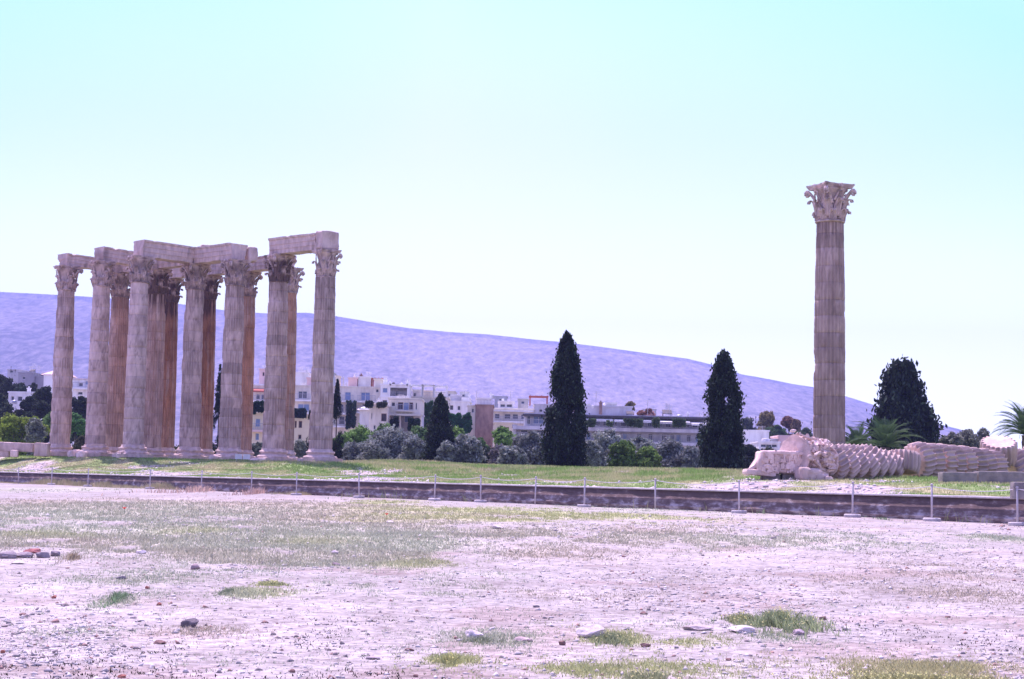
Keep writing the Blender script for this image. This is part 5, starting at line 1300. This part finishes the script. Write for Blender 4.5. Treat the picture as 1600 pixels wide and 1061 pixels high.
# ------------------------------------------------------------------ grass, weeds, gravel
def blades(P0, h, wd, tn, lean=.5):
    n = len(P0)
    an = rng.uniform(0, 2 * math.pi, n); ln = rng.uniform(0, lean, n) * h
    dirn = np.stack([np.cos(an), np.sin(an), 0 * an], 1)
    fa = rng.uniform(0, math.pi, n); side = np.stack([np.cos(fa), np.sin(fa) * .4, 0 * fa], 1) * wd[:, None] / 2
    tip = P0 + dirn * ln[:, None]; tip[:, 2] += h
    mid = P0 + dirn * (ln * .3)[:, None]; mid[:, 2] += h * .55
    V = np.stack([P0 - side, P0 + side, mid + side * .8, tip, mid - side * .8], 1).reshape(-1, 3)
    return V, np.arange(n * 5).reshape(n, 5), np.repeat(tn, 5, 0)
def sample_ground(n, x0=-250, x1=1850, y0=778, y1=1110):
    px = rng.uniform(x0, x1, n); py = rng.uniform(y0, y1, n)
    # invert rows to depth on the mean ground
    dd_ = np.linspace(9, 140, 800); e_ = EYE - sstep(8, 60, dd_) * GZ
    rows = F * e_ / dd_
    r2 = py - (749 + .021 * (px - 800))
    d = np.interp(r2, rows[::-1], dd_[::-1])
    x = (px - 800 + .021 * r2) / F * d
    return x, d
x, y = sample_ground(210000, y0=765)
v, vc2, nz = veg(x, y)
s, t = st(x, y)
keep = (rng.uniform(0, 1, len(x)) < v * .92 + .045) & (s < -.15)
x, y, v, vc2 = x[keep], y[keep], v[keep], vc2[keep]
nb = 5
xx = np.repeat(x, nb) + rng.normal(size=len(x) * nb) * .035 * np.repeat(np.sqrt(y / 15), nb); yy = np.repeat(y, nb) + rng.normal(size=len(x) * nb) * .04 * np.repeat(np.sqrt(y / 15), nb)
P0 = np.stack([xx, yy, zground(xx, yy) - .005], 1)
sc_ = np.sqrt(np.maximum(1, yy / 18))
hh = rng.uniform(.012, .055, len(xx)) * sc_ ** .5 * (.6 + .6 * np.repeat(v, nb)); ww = rng.uniform(.006, .013, len(xx)) * sc_ ** 1.7
tn = np.repeat(vc2, nb, 0) * rng.uniform(.65, 1.35, (len(xx), 1))
V, Fc, T_ = blades(P0, hh, ww, tn, 1.1)
tag(link("grass", bulk("grass", V, Fc, T_), M['blade']), "low dry grass and clover growing in patches on the stony ground", "grass", kind='stuff')
# grass strip and weeds at the wall foot
n = 42000
t = -rng.uniform(-25, 130, n); s = -np.abs(rng.normal(size=n)) * .45 - .12
dn = fbm(t * .35, 0 * t, 0, 44, 3); kp = dn > .44 + .30 * sstep(-45, -22, t) - .25 * (t < -70); kp &= (t < -42) | (rng.uniform(0, 1, n) < .02); t, s, dn = t[kp], s[kp], dn[kp]
x, y = xy(s, t)
P0 = np.stack([x, y, zground(x, y) - .01], 1)
hh = rng.uniform(.08, .30, len(x)) * np.clip((dn - .35) * 5, .35, 1.8); ww = np.full(len(x), .022) * np.maximum(1, y / 70)
mixc = rng.uniform(0, 1, (len(x), 1)) * .6 + .4 * (t < -40)[:, None]
tn = np.array([.22, .30, .11]) * (1 - mixc) + np.array([.46, .38, .27]) * mixc
V, Fc, T_ = blades(P0, hh, ww, tn, .7)
tag(link("wall_foot_grass", bulk("wall_foot_grass", V, Fc, T_), M['blade']), "ragged green and straw weeds along the foot of the low wall", "grass", kind='stuff')
# platform grass
n = 150000
t = -rng.uniform(-30, 150, n); s = rng.uniform(.4, 1, n) ** 1 * 0 + rng.uniform(0, 1, n) ** 1.1 * 52 + .4
x, y = xy(s, t)
kp = (y > 40) & (y < 178) & (np.abs(x / y) < .4); x, y, s = x[kp], y[kp], s[kp]
tcg, green = turf_color(x, y)
kp = rng.uniform(0, 1, len(x)) < green * .95 + .04; x, y, s, green = x[kp], y[kp], s[kp], green[kp]
nb = 4
xx = np.repeat(x, nb) + rng.normal(size=len(x) * nb) * .12; yy = np.repeat(y, nb) + rng.normal(size=len(x) * nb) * .12
dr = sstep(.4, .65, fbm(xx * .6, yy * .4, 0, 61, 3))[:, None]
pk = (sstep(.5, .6, fbm(xx * .12, yy * .12, 0, 64, 2)) * (yy > 125))[:, None] * .4
tn = (np.array([.25, .37, .11]) * (1 - dr) + np.array([.46, .46, .24]) * dr) * rng.uniform(.7, 1.3, (len(xx), 1))
tn = tn * (1 - pk * .7) + np.array([.45, .30, .28]) * pk * .7
hh = rng.uniform(.05, .22, len(xx)) * (.5 + 1.0 * sstep(6, 30, np.repeat(s, nb))) ; ww = rng.uniform(.02, .035, len(xx)) * np.maximum(1, yy / 80)
P0 = np.stack([xx, yy, zplat(xx, yy) - .01], 1)
V, Fc, T_ = blades(P0, hh, ww, tn, .5)
tag(link("platform_grass", bulk("platform_grass", V, Fc, T_), M['blade']), "green and straw grass covering the raised ground around the ruins", "grass", kind='stuff')
# gravel
def pebbles(name, x, y, z, sz, label, cols, flat=.65):
    n = len(x)
    base = np.array([(1, 0, 0), (0, 1, 0), (-1, 0, 0), (0, -1, 0), (0, 0, 1), (0, 0, -1)], float)
    V = base[None] * rng.uniform(.5, 1.4, (n, 6, 1)) + rng.normal(size=(n, 6, 3)) * .22
    V[:, :, 2] *= flat
    an = rng.uniform(0, 6.28, n); c_, s_ = np.cos(an), np.sin(an)
    X_ = V[:, :, 0] * c_[:, None] - V[:, :, 1] * s_[:, None]; Y_ = V[:, :, 0] * s_[:, None] + V[:, :, 1] * c_[:, None]
    V = np.stack([X_, Y_, V[:, :, 2]], -1) * sz[:, None, None] + np.stack([x, y, z + sz * .10], -1)[:, None, :]
    f = np.array([(0, 1, 4), (1, 2, 4), (2, 3, 4), (3, 0, 4), (1, 0, 5), (2, 1, 5), (3, 2, 5), (0, 3, 5)])
    Fc = (f[None] + (np.arange(n) * 6)[:, None, None]).reshape(-1, 3)
    o = link(name, bulk(name, V.reshape(-1, 3), Fc, np.repeat(cols, 6, 0)), M['pebble'])
    return tag(o, label, "gravel", kind='stuff')
x, y = sample_ground(80000, y0=800)
den = fbm(x * .35, y * .2, 0, 71, 3); kp = rng.uniform(0, 1, len(x)) < .16 + .62 * sstep(.42, .70, den); x, y = x[kp], y[kp]
pal = np.array([(.54, .50, .46), (.48, .44, .41), (.62, .58, .54), (.36, .30, .27), (.36, .23, .19), (.28, .25, .24)])
pc = pal[rng.choice(6, len(x), p=[.32, .24, .14, .14, .08, .08])] * rng.uniform(.85, 1.12, (len(x), 1))
sz = (rng.uniform(0, 1, len(x)) ** 4.5 * .034 + .0055) * np.maximum(1, y / 26) ** .8
pebbles("gravel", x, y, zground(x, y), sz, "pale pink and brown gravel strewn over the foreground", pc)
n = 26000
t = -rng.uniform(-25, 120, n); s = rng.uniform(.5, 40, n); x, y = xy(s, t); kp = (np.abs(x / y) < .4) & (y > 40) & (y < 165); x, y = x[kp], y[kp]
_, green = turf_color(x, y); kp = rng.uniform(0, 1, len(x)) < 1 - green; x, y = x[kp], y[kp]
sz = rng.uniform(0, 1, len(x)) ** 2 * .10 + .04
pebbles("rubble", x, y, zplat(x, y), sz, "pale rubble scattered on the raised ground", pal[rng.choice(3, len(x))] * rng.uniform(.9, 1.2, (len(x), 1)))

# single stones of the foreground: (px, py, width px, height px, tone, label)
import bmesh
PALE = (.66, .60, .58); BRN = (.24, .15, .13); GRY = (.20, .18, .19); RED = (.36, .15, .11)
ROCKS = [(925, 996, 52, 22, PALE, "largest bright white boulder in the lower middle foreground"), (740, 996, 34, 14, PALE, "pointed pale stone left of the bright boulder"), (818, 1002, 30, 8, (.5, .40, .38), "flat pinkish stone between the two pale boulders"), (878, 1008, 12, 9, BRN, "small dark cube like stone left of the bright boulder"),
    (305, 890, 16, 11, (.34, .27, .27), "squarish two toned stone alone in the left foreground"), (189, 905, 17, 7, GRY, "flat dark stone left of the squarish one"), (297, 980, 30, 17, (.16, .14, .15), "lumpy dark tuft covered stone in the lower left"), (249, 1006, 22, 7, BRN, "flat brown slab stone in the lower left"),
    (221, 865, 18, 7, PALE, "pale stone at the edge of the left grass"), (776, 826, 20, 7, PALE, "flat white stone in the mid distance centre"), (523, 866, 12, 7, (.5, .45, .45), "small grey stone in the centre left grass"), (84, 935, 12, 6, RED, "small brick red stone at lower left"), (4, 1021, 10, 6, RED, "brick fragment at the left frame edge"),
    (1008, 1011, 18, 7, BRN, "brown stone right of the bright boulder"), (1160, 988, 44, 12, PALE, "long pale slab left of the big weed clump"), (1090, 984, 50, 9, (.5, .43, .41), "pinkish slab beside the pale one"), (1250, 992, 24, 10, (.46, .38, .40), "grey pink stone at the weed clump's right"), (1285, 968, 12, 7, BRN, "brown stone at the weed clump's upper right"),
    (1138, 1032, 12, 5, BRN, "small brown stone below the pale slab"), (1005, 960, 14, 5, BRN, "dark flat stone above the bright boulder"), (838, 949, 12, 4, GRY, "thin dark stone in the centre foreground"), (582, 1030, 24, 5, (.40, .34, .36), "flat grey purple stone in lower centre left"), (640, 1017, 16, 5, BRN, "brown chip in the lower centre"),
    (525, 884, 14, 6, (.3, .24, .24), "brownish stone just below the centre left grass"), (1208, 842, 10, 4, GRY, "small dark stone in the right mid distance"), (191, 1059, 14, 6, RED, "reddish stone at the bottom left edge"), (457, 1051, 10, 6, BRN, "small brown stone at the bottom edge"), (36, 962, 12, 5, BRN, "small brown stone in the left foreground"), (650, 1058, 10, 5, BRN, "tiny dark stone at bottom centre"),
    (610, 817, 14, 4, PALE, "flat white stone in the far centre grass"), (1320, 985, 10, 4, GRY, "small grey stone right of the weed clump"), (1480, 965, 10, 4, BRN, "small brown stone in the right foreground"), (248, 946, 10, 6, RED, "small brick red stone left of centre"), (230, 920, 9, 5, RED, "small rusty pebble left of centre")]
def rock(px, py, wp, hp, tone_, label, seed, sub=3, name="stone", group="loose stones on the foreground"):
    c = world_of(px, py)
    X, d = c; wm = wp / F * d; hm = hp / F * d
    bm = bmesh.new(); bmesh.ops.create_icosphere(bm, subdivisions=sub, radius=1)
    V = np.array([v.co[:] for v in bm.verts])
    # angular: clip by random planes
    q = np.random.default_rng(seed)
    for _ in range(9):
        n_ = q.normal(size=3); n_ /= np.linalg.norm(n_); o_ = q.uniform(.55, .85)
        k_ = V @ n_ - o_; V = V - np.clip(k_, 0, None)[:, None] * n_
    V = V * (1 + (fbm(V[:, 0] * 3 + seed, V[:, 1] * 3, V[:, 2] * 3, seed, 3) - .5)[:, None] * .35)
    V = V / np.abs(V).max(0)
    V = V * np.array([wm / 2, wm / 2 * .8, hm * .62])
    for v, p_ in zip(bm.verts, V): v.co = p_
    me = bpy.data.meshes.new(name); bm.to_mesh(me); bm.free()
    cc = np.array(tone_) * (.8 + .45 * fbm(V[:, 0] * 20, V[:, 1] * 20, V[:, 2] * 20, seed, 3))[:, None]
    a_ = me.color_attributes.new("tone", 'FLOAT_COLOR', 'POINT'); a_.data.foreach_set("color", np.concatenate([cc, np.ones((len(V), 1))], 1).astype(np.float32).ravel())
    o = link(name, me, M['rocky']); o.location = (X, d, zg(X, d) + hm * .28); o.rotation_euler = (0, 0, q.uniform(-.3, .3))
    return tag(o, label, "stone", group, 'thing')
M['rocky'] = mat("field_stone", (.75, .73, .72), (1.05, 1.03, 1.02), 12, .92, .7, 40, attr=True, dist=.02)
for i, a_ in enumerate(ROCKS): rock(*a_, seed=500 + i)
KG = "row of kerb stones at the left edge"
for i, (px, py, wp, hp, lb) in enumerate(((10, 872, 36, 12, "leftmost grey stone of the short kerb row"), (40, 871, 34, 11, "second grey stone of the short kerb row"), (52, 864, 34, 8, "dark red flat stone lying behind the kerb row"), (66, 871, 24, 10, "third stone of the short kerb row"), (85, 869, 18, 12, "mossy end stone of the short kerb row"), (-25, 874, 40, 12, "kerb stone cut by the left frame edge"), (28, 881, 22, 4, "flat pale stone just below the short kerb row"))):
    rock(px, py, wp, hp, (.30, .26, .27) if i not in (2, 6) else ((.35, .14, .13) if i == 2 else PALE), lb, 600 + i, name="kerb_stone", group=KG)
# weed clumps
def weeds(px, py, wp, hp, n, label, cl, fl=None, h=.12):
    c = world_of(px, py); a_ = world_of(px, py - hp * .5); b_ = world_of(px, min(py + hp * .5, 1100))
    X, d = c; rx = wp / F * d / 2; ry = abs(a_[1] - b_[1]) / 2
    an = rng.uniform(0, 6.28, n); q = np.abs(rng.normal(size=n)) * .62
    kp = (fbm(q * np.cos(an) * 3.4 + px, q * np.sin(an) * 2.6, 0, int(px), 3) > .40 + .16 * q) & (q < 1.6); an, q = an[kp], q[kp]; n = len(an)
    x = q * rx * np.cos(an); y = q * ry * np.sin(an)
    P0 = np.stack([x, y, zground(x + X, y + d) - zg(X, d) - .01], 1)
    hh = h * rng.uniform(.35, 1.2, n) * np.clip(1.1 - .6 * q, .2, 1); tn = np.array(cl) * rng.uniform(.6, 1.4, (n, 1))
    tn = tn * 1.0 + .10
    e = empty("weed_clump", (X, d, zg(X, d)), 0, label, "plant", "weed clumps in the foreground")
    V, Fc, T_ = blades(P0, hh, rng.uniform(.006, .014, n) * max(1, d / 22), tn, 1.0)
    link("leaves", bulk("leaves", V, Fc, T_), M['blade'], e)
    if fl is not None:
        m_ = n // 9; ix = rng.choice(n, m_); C_ = P0[ix] + np.stack([rng.normal(size=m_) * .01, rng.normal(size=m_) * .01, hh[ix] * 1.02], 1)
        V, Fc, T_ = cloud(C_, .018 * max(1, d / 22), np.tile(fl, (m_, 1)), asp=1.0); link("flowers", bulk("flowers", V, Fc, T_), M['blade'], e)['kind'] = 'stuff'
weeds(1222, 978, 160, 34, 5200, "largest green weed clump with pale flowers in the right foreground", (.22, .29, .11), (.7, .68, .3), .17)
weeds(1160, 972, 90, 20, 1800, "yellowish flowering weeds at the largest clump's left", (.24, .27, .08), (.75, .72, .3), .10)
weeds(183, 938, 44, 22, 900, "small spiky green tuft in the left foreground", (.12, .22, .08), None, .12)
weeds(425, 914, 90, 10, 1700, "low pale yellow flowering patch left of centre", (.26, .30, .09), (.75, .75, .35), .06)
weeds(355, 927, 36, 14, 600, "grey green tuft beside the pale yellow patch", (.14, .19, .09), None, .08)
weeds(702, 1036, 44, 14, 1100, "small round yellow flowered clump near the bottom centre", (.27, .30, .08), (.8, .78, .3), .08)
weeds(955, 1002, 80, 20, 1700, "green weeds hugging the bright boulder's right side", (.16, .21, .07), (.6, .6, .3), .10)
weeds(1440, 1070, 440, 34, 13000, "wide yellow green flowering carpet at the bottom right edge", (.30, .31, .09), (.75, .74, .32), .07)
weeds(1010, 1062, 150, 20, 1400, "flowering weed carpet at the bottom edge right of centre", (.22, .26, .09), (.75, .73, .35), .08)
weeds(755, 1003, 110, 14, 1600, "low grey green weeds below the pointed pale stone", (.17, .21, .10), None, .05)
weeds(112, 874, 40, 14, 700, "dry brownish tuft right of the kerb stones", (.28, .23, .13), None, .12)
weeds(1380, 812, 30, 10, 300, "little green tuft before the low wall on the right", (.13, .2, .07), None, .12)
weeds(400, 772, 30, 10, 500, "pink dry grass tuft at the wall foot left of centre", (.42, .27, .2), None, .4)
weeds(310, 768, 60, 12, 900, "tall pinkish straw tuft at the wall foot below columns", (.42, .29, .22), None, .4)
weeds(712, 775, 34, 10, 500, "leafy green weed at the wall foot near centre", (.12, .22, .07), None, .45)
weeds(575, 772, 26, 10, 300, "green weed at the wall foot right of the column group", (.12, .2, .07), None, .4)
weeds(1245, 797, 26, 10, 300, "green weed at the wall foot left of the leaning drums", (.12, .18, .07), None, .45)
weeds(1180, 801, 26, 6, 200, "low weed at the wall foot left of the lone column", (.12, .18, .07), None, .3)
# poppies
for (px, py, lb) in ((194, 803, "single red poppy in the left mid distance"), (604, 812, "low red poppies in the centre mid distance")):
    c = world_of(px, py); e = empty("poppy", (c[0], c[1], zg(*c)), 0, lb, "flower")
    mb = MB(); mb.tube([(0, 0, 0), (.01, 0, .14)], .006, 5); mb.build("stem", M['blade'], e, False, np.array([.12, .2, .06]))
    mb = MB()
    for k_ in range(5):
        a_ = k_ * 1.2566
        mb.add([(0, 0, .13), (.05 * math.cos(a_ - .6), .05 * math.sin(a_ - .6), .17), (.075 * math.cos(a_), .075 * math.sin(a_), .19), (.05 * math.cos(a_ + .6), .05 * math.sin(a_ + .6), .17)], [(0, 1, 2, 3)])
    mb.build("petals", M['poppy'], e)
